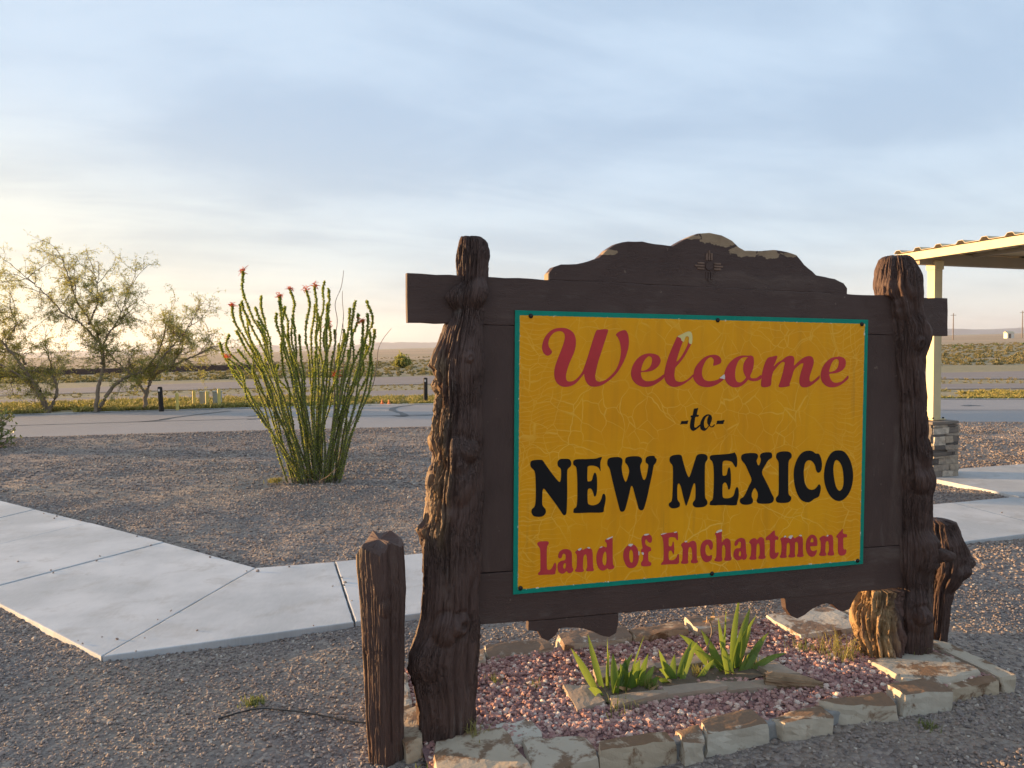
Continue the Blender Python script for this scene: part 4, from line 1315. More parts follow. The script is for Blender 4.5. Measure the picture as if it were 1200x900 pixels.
BY0, BY1 = 0.006, 0.044
beam = resample(BEAM, 0.06)
spart('top_beam', prism('top_beam', beam, BY0, BY1 + 0.003, 0.004, 0.0022, 'Y', 3), MAT['wood_x'])
spart('crest', prism('crest', resample(CREST, 0.03), BY0 + 0.004, BY0 + 0.060, 0.006, 0.0012, 'Y', 4), MAT['wood_crest'])
tag(sign.children[-1], 'scalloped crest board with peeling paint along its top')
BL, BR_, BBR, BBL = BOARD[0], BOARD[1], BOARD[2], BOARD[3]
spart('stile', prism('stile', resample([(-0.16, 1.1545), (0.006, 1.1535), (0.006, 0.100), (-0.16, 0.103)], 0.08), BY0 + 0.002, BY1, 0.003, 0.0010, 'Y', 5), MAT['wood_z'])
spart('stile', prism('stile', resample([(1.824, 1.1475), (2.06, 1.1465), (2.08, 0.078), (1.824, 0.080)], 0.08), BY0 + 0.002, BY1, 0.003, 0.0010, 'Y', 6), MAT['wood_z'])
spart('backing_board', prism('backing_board', [(-0.15, 1.24), (2.06, 1.22), (2.06, -0.05), (-0.15, -0.03)], BY1 + 0.006, BY1 + 0.030, 0.003), MAT['wood_x'])
spart('bottom_rail', prism('bottom_rail', resample([(-0.16, 0.1005), (2.08, 0.0755), (2.08, -0.143), (0.9, -0.134), (-0.16, -0.119)], 0.07), BY0, BY1 + 0.004, 0.004, 0.0016, 'Y', 7), MAT['wood_x'])
for k, br in enumerate((BR1, BR2)):
    q = list(br)
    q[0] = (q[0][0], -0.126 - 0.008 * k)
    q[-1] = (q[-1][0], -0.130 - 0.0085 * k)
    spart('bracket', prism('bracket', resample(q, 0.02), BY0 + 0.003, BY1 + 0.002, 0.004, 0.0010, 'Y', 9 + k), MAT['wood_x'])
# carved sun symbol, weathered
zc = (0.936, 1.447)
bm = bmesh.new()
bmesh.ops.create_cone(bm, cap_ends=True, segments=20, radius1=0.021, radius2=0.019, depth=0.007, matrix=Matrix.Translation((zc[0], BY0 + 0.003, zc[1])) @ Matrix.Rotation(R(90), 4, 'X'))
spart('carved_disc', from_bm('carved_disc', bm), MAT['wood_crest'])
for sx_, sz_ in ((1, 0), (-1, 0), (0, 1), (0, -1)):
    for k in (-1, 0, 1):
        ln = 0.046 if k == 0 else 0.034
        off = 0.026 + ln / 2
        c0 = (zc[0] + sx_ * off + (k * 0.0125 if sz_ else 0), BY0 + 0.0025, zc[1] + sz_ * off + (k * 0.0125 if sx_ else 0))
        sz = (ln if sx_ else 0.0085, 0.006, ln if sz_ else 0.0085)
        spart('carved_ray', box_mesh('carved_ray', c0, sz, 0.0015), MAT['carving'] if not (sz_ == -1) else MAT['wood_crest'])

panel = spart('panel', prism('panel', [(0, 0), (1.83, 0), (1.83, 1.22), (0, 1.22)], 0.0, 0.0048, 0.0012), MAT['panel'])
tag(panel, 'crazed yellow metal panel with green border')


def glyph_mesh(name, glyphs, y, sub=3):
    V, F = [], []
    for loops in glyphs:
        polys = []
        for lp in loops:
            pts = [tuple(int(q) / 10000 for q in p.split(',')) for p in lp.split()]
            polys.append([Vector((p[0], 0, p[1])) for p in catmull(pts, sub)])
        flat = [v for p in polys for v in p]
        tris = tessellate_polygon(polys)
        b = len(V)
        V += [(v.x, y, v.z) for v in flat]
        for t in tris:
            a, c, d = (flat[q] for q in t)
            if (c - a).cross(d - a).y > 0:
                t = t[::-1]
            F.append(tuple(q + b for q in t))
    return mesh(name, V, F)


WORDS = (('w', 'red_print', 'red script word Welcome'), ('t', 'black_print', 'small black script word to between dashes'), ('n', 'black_print', 'bold black words NEW MEXICO'), ('l', 'red_print', 'red words Land of Enchantment'))
for key, mt, lab in WORDS:
    tag(spart('lettering', glyph_mesh('lettering', LETTERS[key], -0.0010), MAT[mt], panel), lab)
spart('paint_chip', glyph_mesh('paint_chip', LETTERS['y'], -0.0017), MAT['chip_yellow'], panel)
for gq in LETTERS['c']:
    spart('paint_chip', glyph_mesh('paint_chip', [gq], -0.0017, 2), MAT['chip_white'], panel)
bm = bmesh.new()
bmesh.ops.create_uvsphere(bm, u_segments=10, v_segments=6, radius=0.0105, matrix=Matrix.Diagonal((1, 0.6, 1, 1)))
bolt_me = from_bm('bolt', bm, True)
bolt_me.materials.append(MAT['bolt'])
for (x, z) in ((0.07, 1.197), (0.98, 1.199), (1.79, 1.197), (1.795, 0.020), (0.97, 0.018), (0.032, 0.026)):
    b_ = mobj('bolt', bolt_me, None, panel)
    b_.location = (x, -0.002, z)


# ------------------------------------------------------------------ short log posts
def px_rows(s, x0, y0, d):
    out = []
    for r in s.split(';'):
        y, a, b = map(float, r.split(','))
        out.append(((y0 - y) * d / 880, (a - x0) * d / 880, (b - x0) * d / 880))
    return out


SL = "621,418,472;626,416,475;640,414,477;660,414,478;690,416,479;733,418,476;800,420,474;850,421,472;898,423,471;915,423,471"
m1 = log_mesh('log', px_rows(SL, 447, 898, 3.03), 0.0, 1.0, 0.11, 220, 300, 0.0022, 0.004, 61, facets=6,
              grooves=((R(222), 0.050, 0.022, -0.05, 0.50), (R(300), 0.07, 0.012, 0.05, 0.92), (R(195), 0.05, 0.010, 0.3, 0.9), (R(330), 0.06, 0.010, 0.1, 0.8)),
              knots=((R(290), 0.66, 0.03, 0.006, 0.0),), tip=0.012, smooth_w=0.03, fibre=0.0022,
              zsq=lambda X, Y, Z: np.minimum(0, np.minimum(np.minimum(0.955 + 1.15 * (Y + 0.035), 0.962 + 1.5 * (X + 0.030)), np.minimum(0.950 - 0.75 * (X - 0.012), 0.957 - 0.9 * (Y - 0.05))) - Z))
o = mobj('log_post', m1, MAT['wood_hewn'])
o.location = (-0.545, 3.03, 0.0)
tag(o, 'short brown log post with a chamfered pointed top, next to the splintered sign post', 'post', 'short log posts guarding the sign')
SRr = "616,1085,1110;619,1082,1120;630,1078,1126;638,1078,1127;648,1078,1132;659,1078,1140;668,1078,1140.5;678,1080,1128;690,1080,1121;720,1081,1116;745,1082,1113;772,1083,1110;790,1083,1110"
m2 = log_mesh('log', px_rows(SRr, 1098, 775, 4.02), 0.0, 1.0, 0.12, 200, 220, 0.006, 0.008, 77,
              knots=((R(300), 0.42, 0.06, 0.018, 0.0), (R(330), 0.47, 0.05, 0.02, 0.0)), grooves=((R(255), 0.06, 0.012, 0.05, 0.6),), smooth_w=0.16, tip=0.008, fibre=0.004)
o = mobj('log_post', m2, MAT['wood_log'])
o.location = (2.285, 4.02, 0.0)
tag(o, 'short stubby brown log post with a side knot beside the twisted sign post', 'post', 'short log posts guarding the sign')

# ------------------------------------------------------------------ flower bed
def stone_mesh(name, lx0, lx1, ly0, ly1, z0, z1, seed, rough=0.010, skew=0.02, tilt=0.0, cuts=6):
    rr = random.Random(seed)
    bm = bmesh.new()
    bmesh.ops.create_cube(bm, size=2.0)
    bmesh.ops.subdivide_edges(bm, edges=list(bm.edges), cuts=cuts, use_grid_fill=True)
    cs = [[(rr.uniform(-skew, skew), rr.uniform(-skew, skew), rr.uniform(-skew, skew) * 0.5) for _ in range(2)] for _ in range(2)]
    hx, hy, hz = (lx1 - lx0) / 2, (ly1 - ly0) / 2, (z1 - z0) / 2
    P = np.array([v.co[:] for v in bm.verts])
    Q = P / np.maximum(1e-6, (np.abs(P) ** 22).sum(1) ** (1 / 22))[:, None]
    X = Q * np.array([hx, hy, hz])
    for i, v in enumerate(bm.verts):
        u, w = (P[i, 0] + 1) / 2, (P[i, 1] + 1) / 2
        for a in range(3):
            X[i, a] += (cs[0][0][a] * (1 - u) + cs[1][0][a] * u) * (1 - w) + (cs[0][1][a] * (1 - u) + cs[1][1][a] * u) * w
    n1 = np.stack([fbm(X[:, 0] * 14 + 5 * k, X[:, 1] * 14 + seed, X[:, 2] * 14, seed + k, 3) - 0.5 for k in range(3)], -1)
    n1[:, 2] *= 0.5
    X = X + n1 * rough * 2.6
    lump = fbm(X[:, 0] * 7 + seed, X[:, 1] * 7, X[:, 2] * 9, seed + 9, 4) - 0.5
    X = X * (1 + np.clip(lump, -0.5, 0.25)[:, None] * np.array([0.10, 0.30, 0.16]))
    X[:, 2] += X[:, 0] * tilt
    for i, v in enumerate(bm.verts):
        v.co = X[i]
    return from_bm(name, bm), ((lx0 + lx1) / 2, (ly0 + ly1) / 2, (z0 + z1) / 2)


BC = (0.95, 0.2)
bx, by = s2w(*BC)
bed = tag(empty('flower_bed_border', (bx, by, 0), SIGN_E[2]), 'low sandstone and mortar border of the flower bed under the sign', 'stone border')


def bed_stone(lx0, lx1, ly0, ly1, z0, z1, seed, parent=bed, origin=BC, mat='sandstone', name='stone', **kw):
    me, c = stone_mesh(name, lx0, lx1, ly0, ly1, z0, z1, seed, **kw)
    o = mobj(name, me, MAT[mat], parent)
    o.location = (c[0] - origin[0], c[1] - origin[1], c[2])
    return o


front = [(0.245, 0.555, 0.105), (0.575, 0.69, 0.085), (0.72, 1.005, 0.105), (1.03, 1.295, 0.092), (1.33, 1.63, 0.098), (1.665, 1.955, 0.112), (1.98, 2.27, 0.092)]
for k, (a, b, h) in enumerate(front):
    bed_stone(a, b, -0.394 - 0.012 * (k % 2), -0.318 + 0.018 * (k % 3), -0.06, h, 100 + k, rough=0.013, skew=0.032, mat='edging')
bed_stone(-0.40, -0.075, -0.40, -0.085, -0.05, 0.088, 121, skew=0.03, rough=0.012)
bed_stone(-0.055, 0.225, -0.435, -0.20, -0.05, 0.086, 122, skew=0.03, rough=0.012)
bed_stone(-0.13, 0.06, -0.17, 0.05, -0.03, 0.082, 128, skew=0.03)
bed_stone(1.86, 2.26, -0.300, -0.02, 0.0, 0.104, 123, rough=0.008)
bed_stone(2.285, 2.40, -0.38, 0.10, -0.05, 0.094, 124)
bed_stone(2.25, 2.42, 0.20, 0.62, -0.05, 0.095, 125)
bed_stone(1.74, 2.23, 0.36, 0.70, -0.03, 0.094, 126, rough=0.008)
for k, (a, b) in enumerate(((-0.36, 0.05), (0.07, 0.43), (0.455, 0.86), (0.88, 1.22), (1.245, 1.72))):
    bed_stone(a, b, 0.62 + 0.015 * (k % 2), 0.76 + 0.02 * (k % 3), -0.05, 0.086 + 0.008 * ((k * 7) % 3), 130 + k, rough=0.014, skew=0.03, mat='edging')
for k, (a, b) in enumerate(((-0.06, 0.22), (0.24, 0.60))):
    bed_stone(-0.50, -0.395, a, b, -0.05, 0.10, 140 + k)


def bed_prism(name, x0, x1, y0, y1, z0, z1, mat, parent):
    return mobj(name, box_mesh(name, ((x0 + x1) / 2 - BC[0], (y0 + y1) / 2 - BC[1], (z0 + z1) / 2), (x1 - x0, y1 - y0, z1 - z0), 0.01), MAT[mat], parent)


bed_prism('mortar', 0.20, 1.99, -0.370, -0.325, -0.05, 0.074, 'mortar', bed)
bed_prism('mortar', -0.34, 1.80, 0.65, 0.735, -0.05, 0.058, 'mortar', bed)

# pink gravel
fillx, filly = np.linspace(-0.42, 2.36, 40), np.linspace(-0.345, 0.70, 20)
Xf, Yf = np.meshgrid(fillx, filly)


def fill_z(lx, ly):
    return 0.060 + 0.026 * (fbm(np.asarray(lx) * 3, np.asarray(ly) * 3, 0, 3, 3) - 0.5)


wx, wy = s2w(Xf, Yf)
i_ = (np.arange(19)[:, None] * 40 + np.arange(39)[None]).ravel()
pb = mobj('pink_gravel_ground', mesh('pink_gravel_ground', np.stack([wx, wy, fill_z(Xf, Yf)], -1).reshape(-1, 3), np.stack([i_, i_ + 1, i_ + 41, i_ + 40], -1), True), MAT['pink_bed'])
tag(pb, kind='structure')
px_, py_ = RNG.uniform(-0.40, 2.34, 12500), RNG.uniform(-0.335, 0.68, 12500)
kp = ~((px_ > 0.44) & (px_ < 1.27) & (py_ > 0.06) & (py_ < 0.24) & (RNG.random(12500) < 0.85))
kp &= ~((px_ < 0.20) & (py_ < -0.20))
px_, py_ = px_[kp], py_[kp]
ps = 0.0065 + 0.0095 * RNG.random(len(px_)) ** 1.7
pz = fill_z(px_, py_) + ps * RNG.uniform(0.0, 0.8, len(ps))
wx, wy = s2w(px_, py_)
tag(pebbles('pink_gravel', np.stack([wx, wy, pz], -1), ps, MAT['pink_gravel'], 0.66), 'pink and white landscaping gravel filling the bed under the sign', 'gravel', kind='stuff')

# low ring of flat stones round the irises
rx, ry = s2w(0.85, 0.15)
ring = tag(empty('planting_ring', (rx, ry, 0.05), SIGN_E[2]), 'ring of flat grey brown stones enclosing the iris plants', 'stone ring')
RINGS = [(0.30, 0.43, -0.01, 0.22), (0.44, 0.72, -0.045, 0.035), (0.73, 1.00, -0.05, 0.03), (1.01, 1.29, -0.075, 0.01), (1.30, 1.42, -0.03, 0.19), (1.10, 1.36, 0.235, 0.32), (0.80, 1.09, 0.24, 0.315), (0.48, 0.79, 0.235, 0.32)]
for k, (a, b, c, d) in enumerate(RINGS):
    me, cc = stone_mesh('stone', a, b, c, d, 0.02, 0.092 + 0.006 * (k % 3), 160 + k, rough=0.012, skew=0.026)
    o = mobj('stone', me, MAT['ring_stone'] if 'ring_stone' in MAT else MAT['sandstone'], ring)
    o.location = (cc[0] - 0.85, cc[1] - 0.15, cc[2] - 0.05)


# iris clumps
def blade_mesh(name, lean, length, width, bend, yaw, seed):
    n = 9
    t = np.linspace(0, 1, n)
    ang = R(lean) + R(bend) * t ** 1.6
    ds = length / (n - 1)
    x = np.concatenate([[0], np.cumsum(np.sin(ang[:-1]) * ds)])
    z = np.concatenate([[0], np.cumsum(np.cos(ang[:-1]) * ds)])
    w = width * np.minimum(1, 0.62 + 0.9 * t) * np.clip(1 - t ** 3.2, 0.02, 1)
    cy, sy = math.cos(yaw), math.sin(yaw)
    V = []
    for q in range(n):
        for s_ in (-1, 0, 1):
            off = w[q] * 0.5 * s_
            V.append((x[q] + off * cy * math.cos(ang[q]), off * sy + (0.16 * w[q] if s_ == 0 else 0), z[q] - off * cy * math.sin(ang[q])))
    F = []
    for q in range(n - 1):
        for s_ in (0, 1):
            a = q * 3 + s_
            F.append((a, a + 1, a + 4, a + 3))
    return mesh(name, V, np.array(F), True)


def iris(lx, ly, z, spec, label, seed):
    x, y = s2w(lx, ly)
    root = tag(empty('iris_plant', (x, y, z), SIGN_E[2]), label, 'plant', 'iris clumps in the bed')
    rr = random.Random(seed)
    for k, (lean, ln) in enumerate(spec):
        o = mobj('leaf', blade_mesh('leaf', lean * 0.8, ln * 1.08, rr.uniform(0.034, 0.050), lean * 0.5 + rr.uniform(-14, 14), rr.uniform(-0.7, 0.7), seed + k), MAT['iris'], root)
        o.location = (rr.uniform(-0.035, 0.035) + lean * 0.0009, rr.uniform(-0.045, 0.045), -0.01)
        o.rotation_euler = (rr.uniform(-0.22, 0.22), 0, rr.uniform(-0.35, 0.35))
    for k in range(4):
        a = rr.choice((-1, 1)) * rr.uniform(45, 75)
        o = mobj('dry_leaf', blade_mesh('dry_leaf', a, rr.uniform(0.07, 0.13), 0.018, a * 0.45, rr.uniform(-0.7, 0.7), seed + 50 + k), MAT['dried_petal'], root)
        o.location = (rr.uniform(-0.05, 0.05), rr.uniform(-0.06, 0.0), 0.0)
        o.rotation_euler = (rr.uniform(0.0, 0.5), 0, rr.uniform(-0.8, 0.8))
    return root


iris(0.52, 0.13, 0.06, [(-18, .28), (-32, .24), (8, .24), (16, .29), (30, .20), (45, .15), (-8, .22), (2, .18), (25, .17), (-45, .12), (12, .14)], 'iris clump with two tall leaves spread like a V, under the scalloped bracket', 40)
iris(0.62, 0.12, 0.06, [(-12, .16), (-4, .17), (6, .15), (15, .17), (24, .13), (35, .13), (-25, .12), (48, .10)], 'low dark green iris clump close beside the V shaped iris clump', 50)
iris(0.87, 0.14, 0.06, [(-35, .15), (-22, .18), (18, .20), (34, .21), (50, .14), (-60, .10), (5, .13), (-48, .12)], 'small sparse iris clump in the middle of the stone ring', 60)
ir3 = iris(1.16, 0.14, 0.06, [(-40, .27), (-28, .24), (-12, .30), (-5, .34), (4, .36), (11, .31), (20, .29), (35, .23), (50, .20), (60, .21), (-50, .21), (0, .22), (-20, .19), (28, .22), (15, .20)], 'tallest and fullest iris clump with a dry flower stalk', 70)
st = spline([(-0.10, 0.03, 0), (-0.11, 0.03, 0.12), (-0.085, 0.03, 0.21), (-0.10, 0.03, 0.275)], 14)
mobj('flower_stalk', mesh('flower_stalk', *tube_arrays(st, np.full(14, 0.0035), 6), True), MAT['dry_stem'], ir3)
bg = Bag()
rr = random.Random(4)
for k in range(9):
    p = np.array([-0.10, 0.03, 0.272]) + np.array([rr.uniform(-.022, .022), rr.uniform(-.02, .02), rr.uniform(-.012, .03)])
    d = np.array([rr.uniform(-1, 1), rr.uniform(-1, 1), rr.uniform(-.6, 1)]) * 0.02
    e = np.array([rr.uniform(-1, 1), rr.uniform(-1, 1), rr.uniform(-1, 1)]) * 0.010
    bg.add([p - e, p + e, p + d + e, p + d - e], np.array([[0, 1, 2, 3]]))
mobj('dried_flower', bg.mesh('dried_flower'), MAT['dried_petal'] if 'dried_petal' in MAT else MAT['dry_grass'], ir3)

# splintered chunk of wood lying on the gravel
x, y = s2w(1.33, -0.14)
me = log_mesh('driftwood', [(0.0, -0.030, 0.030), (0.03, -0.045, 0.042), (0.10, -0.042, 0.045), (0.20, -0.036, 0.036), (0.27, -0.020, 0.024)], 0.0, 0.7, 0.03, 36, 40, 0.008, 0.012, 91)
o = mobj('driftwood_chunk', me, MAT['driftwood'])
o.matrix_world = Matrix.Translation((x - 0.13, y + 0.05, 0.105)) @ Matrix.Rotation(SIGN_E[2] - R(20), 4, 'Z') @ Matrix.Rotation(R(96), 4, 'Y')
tag(o, 'splintered chunk of brown driftwood lying on the pink gravel', 'driftwood')


# grass tufts
def tuft_arrays(n, h, spread, seed, w=0.004, lean=0.8):
    rr = np.random.default_rng(seed)
    b = Bag()
    for k in range(n):
        az = rr.uniform(0, 6.28)
        L = h * rr.uniform(0.5, 1.0)
        ln = rr.uniform(0.1, lean)
        p0 = np.array([rr.normal() * spread, rr.normal() * spread, 0])
        d = np.array([math.cos(az), math.sin(az), 0])
        sd = np.array([-d[1], d[0], 0]) * w * 0.5
        p1 = p0 + d * L * 0.4 * ln + np.array([0, 0, L * 0.6])
        p2 = p0 + d * L * ln + np.array([0, 0, L * (1 - 0.35 * ln)])
        b.add([p0 - sd, p0 + sd, p1 + sd * 0.8, p1 - sd * 0.8, p2], np.array([[0, 1, 2, 3], [3, 2, 4, 4]]))
    return np.concatenate(b.V), np.concatenate(b.F)


def tuft_mesh(name, *a, **k):
    V, F = tuft_arrays(*a, **k)
    return mesh(name, V, [tuple(dict.fromkeys(f)) for f in F.tolist()])


def tuft(lx, ly, z, n, h, spread, seed, mat, label, w=0.004):
    x, y = s2w(lx, ly)
    o = mobj('grass_tuft', tuft_mesh('grass_tuft', n, h, spread, seed, w), MAT[mat])
    o.location = (x, y, z)
    return tag(o, label, 'grass', 'grass tufts round the sign')


tuft(-0.20, -0.10, 0.055, 34, 0.13, 0.018, 1, 'dry_grass', 'wispy dry grass tuft at the foot of the splintered sign post')
tuft(1.80, 0.12, 0.05, 120, 0.17, 0.055, 2, 'dry_grass', 'thick golden grass tuft against the flared foot of the twisted post')
tuft(1.66, 0.25, 0.05, 40, 0.10, 0.03, 3, 'green_grass', 'loose green grass tuft before the flat back stone')
tuft(2.14, -0.03, 0.09, 26, 0.10, 0.02, 4, 'green_grass', 'small grass tuft between the twisted sign post and the stubby log')
tuft(0.48, -0.05, 0.06, 30, 0.10, 0.05, 5, 'green_grass', 'thin grass tuft on the pink gravel before the V shaped iris')
tuft(0.02, 0.42, 0.05, 24, 0.06, 0.02, 6, 'green_grass', 'tiny grass tuft on the pink gravel behind the splintered post')
tuft(0.20, 0.30, 0.05, 18, 0.07, 0.015, 7, 'green_grass', 'tiny spiky weed on the pink gravel left of the iris ring')
tuft(1.72, -0.52, 0.0, 80, 0.06, 0.018, 8, 'green_grass', 'sparse low weeds on the grey gravel along the stone border')
tuft(-0.47, -0.22, 0.0, 18, 0.10, 0.02, 9, 'iris', 'bright green weed blades at the left foot of the large buff slab', w=0.007)
o = mobj('weed', tuft_mesh('weed', 120, 0.04, 0.026, 12, w=0.006, lean=1.3), MAT['green_grass'])
o.location = (-1.26, 3.52, 0.0)
tag(o, 'small flat green weed alone on the grey gravel', 'weed')
o = mobj('dry_weed', tuft_mesh('dry_weed', 220, 0.08, 0.045, 13, w=0.006, lean=1.4), MAT['dry_grass'])
o.location = (-3.05, 9.55, 0.0)
tag(o, 'patch of dry brown weeds beside the foot of the ocotillo', 'weed')

x, y = s2w(0.85, 0.15)
o = mobj('soil_patch', mesh('soil_patch', [(*[q for q in s2w(a, b)], 0.078 + 0.006 * math.sin(a * 31 + b * 17)) for b in (0.02, 0.08, 0.14, 0.20, 0.26) for a in np.linspace(0.40, 1.32, 12)], np.array([(j * 12 + i, j * 12 + i + 1, j * 12 + i + 13, j * 12 + i + 12) for j in range(4) for i in range(11)]), True), MAT['soil'])
tag(o, kind='structure')
for k, (a, b) in enumerate(((0.70, 0.10), (0.98, 0.14), (1.30, 0.12))):
    tuft(a, b, 0.07, 50, 0.07, 0.016, 20 + k, 'dry_grass', ('dry brown grass between the two smaller iris clumps', 'dry brown grass between the small and the tallest iris clumps', 'dry brown grass on the driftwood side of the tallest iris')[k])

# black cable lying on the gravel
cp = spline([(-1.36, 3.335), (-1.22, 3.44), (-1.08, 3.42), (-0.90, 3.37), (-0.70, 3.30), (-0.58, 3.28)], 60)
cz = yard_z(cp[:, 0], cp[:, 1]) + 0.012
o = mobj('black_cable', mesh('black_cable', *tube_arrays(np.concatenate([cp, cz[:, None]], 1), np.full(60, 0.0035), 6), True), MAT['black_rubber'])
tag(o, 'thin black cable lying across the grey gravel', 'cable')

# ------------------------------------------------------------------ shelter
sh = tag(empty('picnic_shelter', (PIL[0], PIL[1], 0.055), math.atan2(SHB[1], SHB[0])), 'picnic shelter with cream steel posts, stacked stone pillar bases and ribbed metal roof', 'shelter')
# local axes: +x = b (right and away), +y = -a (away), so the camera side is -y
POSTS = [(0, 0), (3.2, 0), (0, -3.0), (3.2, -3.0)]
RZ = 2.585
for (x, y) in POSTS:
    mobj('post', box_mesh('post', (x, y, (0.66 + RZ) / 2), (0.115, 0.115, RZ - 0.66), 0.006), MAT['cream_paint'], sh)
    mobj('base_plate', box_mesh('base_plate', (x, y, 0.676), (0.19, 0.19, 0.014), 0.003), MAT['cream_paint'], sh)
    mobj('cap_plate', box_mesh('cap_plate', (x, y, RZ - 0.062), (0.135, 0.135, 0.10), 0.004), MAT['cream_paint'], sh)
    for bx_, by_ in ((-1, -1), (-1, 1), (1, -1), (1, 1)):
        mobj('bolt', box_mesh('bolt', (x + bx_ * 0.075, y + by_ * 0.075, 0.692), (0.018, 0.018, 0.02), 0.004), MAT['bolt'], sh)
rs = random.Random(12)
stones = []
zc0 = 0.0
while zc0 < 0.60:
    hh = rs.choice((0.030, 0.042, 0.055, 0.075))
    hh = min(hh, 0.625 - zc0)
    for face in range(4):
        u = -0.185
        while u < 0.185 - 1e-6:
            ww = rs.uniform(0.09, 0.24)
            if 0.185 - (u + ww) < 0.07:
                ww = 0.185 - u
            pr = rs.uniform(0.0, 0.032)
            stones.append((face, u, u + ww - 0.003, zc0, zc0 + hh - 0.003, pr, rs.uniform(-0.02, 0.02)))
            u += ww
    zc0 += hh
stone_cache = []
for (face, u0, u1, z0, z1, pr, tw) in stones:
    d0, d1 = 0.150, 0.182 + pr
    c0 = ((u0 + u1) / 2, -(d0 + d1) / 2, (z0 + z1) / 2)
    rot = Matrix.Rotation(face * math.pi / 2, 4, 'Z')
    bm = bmesh.new()
    box_bm(bm, c0, (u1 - u0, d1 - d0, z1 - z0))
    for v in bm.verts:
        v.co += Vector((rs.uniform(-0.003, 0.003), rs.uniform(-0.008, 0.008), rs.uniform(-0.007, 0.007)))
    bmesh.ops.transform(bm, matrix=rot, verts=bm.verts)
    me = from_bm('stone', bm)
    me.materials.append(MAT['ledge'])
    stone_cache.append(me)
core_me = box_mesh('stone_pillar', (0, 0, 0.31), (0.33, 0.33, 0.62), 0.004)
core_me.materials.append(MAT['mortar'])
cap_me, _ = stone_mesh('cap_stone', -0.205, 0.205, -0.205, 0.205, 0.0, 0.035, 199, rough=0.005, skew=0.008)
cap_me.materials.append(MAT['ledge'])
for (x, y) in POSTS:
    p = mobj('stone_pillar', core_me, None, sh)
    p.location = (x, y, 0)
    for me in stone_cache:
        mobj('stone', me, None, p)
    c = mobj('cap_stone', cap_me, None, p)
    c.location = (0, 0, 0.645)
X0, X1, Y0, Y1 = -0.30, 3.5, -3.3, 0.25
SLOPE = -0.02


def zroof(x):
    return RZ + SLOPE * (x - X0)


def sloped(me):
    for v in me.vertices:
        v.co.z += SLOPE * (v.co.x - X0)
    return me


for nm, c, s in (('fascia', (X0 - 0.02, (Y0 + Y1) / 2, RZ + 0.045), (0.04, Y1 - Y0 + 0.08, 0.095)), ('fascia', (X1 + 0.02, (Y0 + Y1) / 2, RZ + 0.045), (0.04, Y1 - Y0 + 0.08, 0.095)),
                 ('fascia', ((X0 + X1) / 2, Y1 + 0.017, RZ + 0.040), (X1 - X0 - 0.004, 0.04, 0.085)), ('fascia', ((X0 + X1) / 2, Y0 - 0.017, RZ + 0.040), (X1 - X0 - 0.004, 0.04, 0.085))):
    mobj(nm, sloped(box_mesh(nm, c, s, 0.004)), MAT['cream_paint'], sh)
for yb in (0.0, -1.5, -3.0):
    mobj('roof_beam', sloped(box_mesh('roof_beam', ((X0 + X1) / 2, yb, RZ + 0.015), (X1 - X0 - 0.06, 0.09, 0.13), 0.004)), MAT['soffit'], sh)
for xb in (0.55, 1.4, 2.25, 3.1):
    mobj('purlin', sloped(box_mesh('purlin', (xb, (Y0 + Y1) / 2, RZ + 0.078), (0.06, Y1 - Y0 - 0.08, 0.04), 0.003)), MAT['soffit'], sh)
prof = []
yv = Y0 - 0.02
while yv < Y1 - 0.12:
    prof += [(yv, 0.0), (yv + 0.17, 0.0), (yv + 0.20, 0.034), (yv + 0.255, 0.034), (yv + 0.285, 0.0)]
    yv += 0.30
V, F = [], []
for xx in (X0 - 0.055, X1 + 0.055):
    for (y, h) in prof:
        V.append((xx, y, zroof(xx) + 0.102 + h))
n = len(prof)
for k in range(n - 1):
    F.append((k, k + 1, n + k + 1, n + k))
rm_ = mobj('roof_sheet', mesh('roof_sheet', V, F), MAT['roof_metal'], sh)
sd = rm_.modifiers.new('sheet', 'SOLIDIFY')
sd.thickness = 0.004


# ------------------------------------------------------------------ ocotillo
OC = (-2.53, 9.62)
oco = tag(empty('ocotillo', (OC[0], OC[1], 0)), 'tall green ocotillo with many leafy canes and red flower tips on the gravel', 'ocotillo')
TIPS = [(210, 40, 1), (130, 155, 1), (205, 115, 0), (95, 262, 0), (115, 295, 0), (160, 150, 0), (265, 230, 0), (335, 100, 1), (305, 125, 1), (418, 50, 0), (430, 85, 1), (465, 95, 0),
        (535, 100, 2), (517, 25, 2), (620, 155, 0), (645, 150, 0), (605, 260, 0), (677, 255, 0), (703, 245, 2), (490, 305, 0), (555, 205, 2), (380, 270, 0), (285, 300, 0), (150, 350, 1), (225, 150, 0),
        (610, 200, 0), (440, 230, 1), (458, 200, 0), (330, 165, 0), (300, 185, 0), (490, 420, 1), (385, 95, 1), (640, 225, 1), (400, 150, 0), (350, 210, 0), (245, 240, 0), (190, 210, 0), (520, 250, 0),
        (570, 270, 0), (110, 380, 0), (660, 340, 0), (200, 330, 0), (450, 330, 0), (320, 340, 0), (590, 350, 0), (250, 380, 0), (540, 400, 0), (400, 400, 0),
        (630, 290, 0), (655, 200, 0), (585, 180, 0), (500, 160, 0), (480, 250, 0), (140, 250, 0), (170, 290, 0), (215, 200, 0), (275, 170, 0), (360, 150, 0), (530, 330, 0), (620, 400, 0), (345, 260, 0), (600, 310, 0), (130, 320, 0), (430, 180, 0)]
ro = random.Random(21)
orn = np.random.default_rng(21)


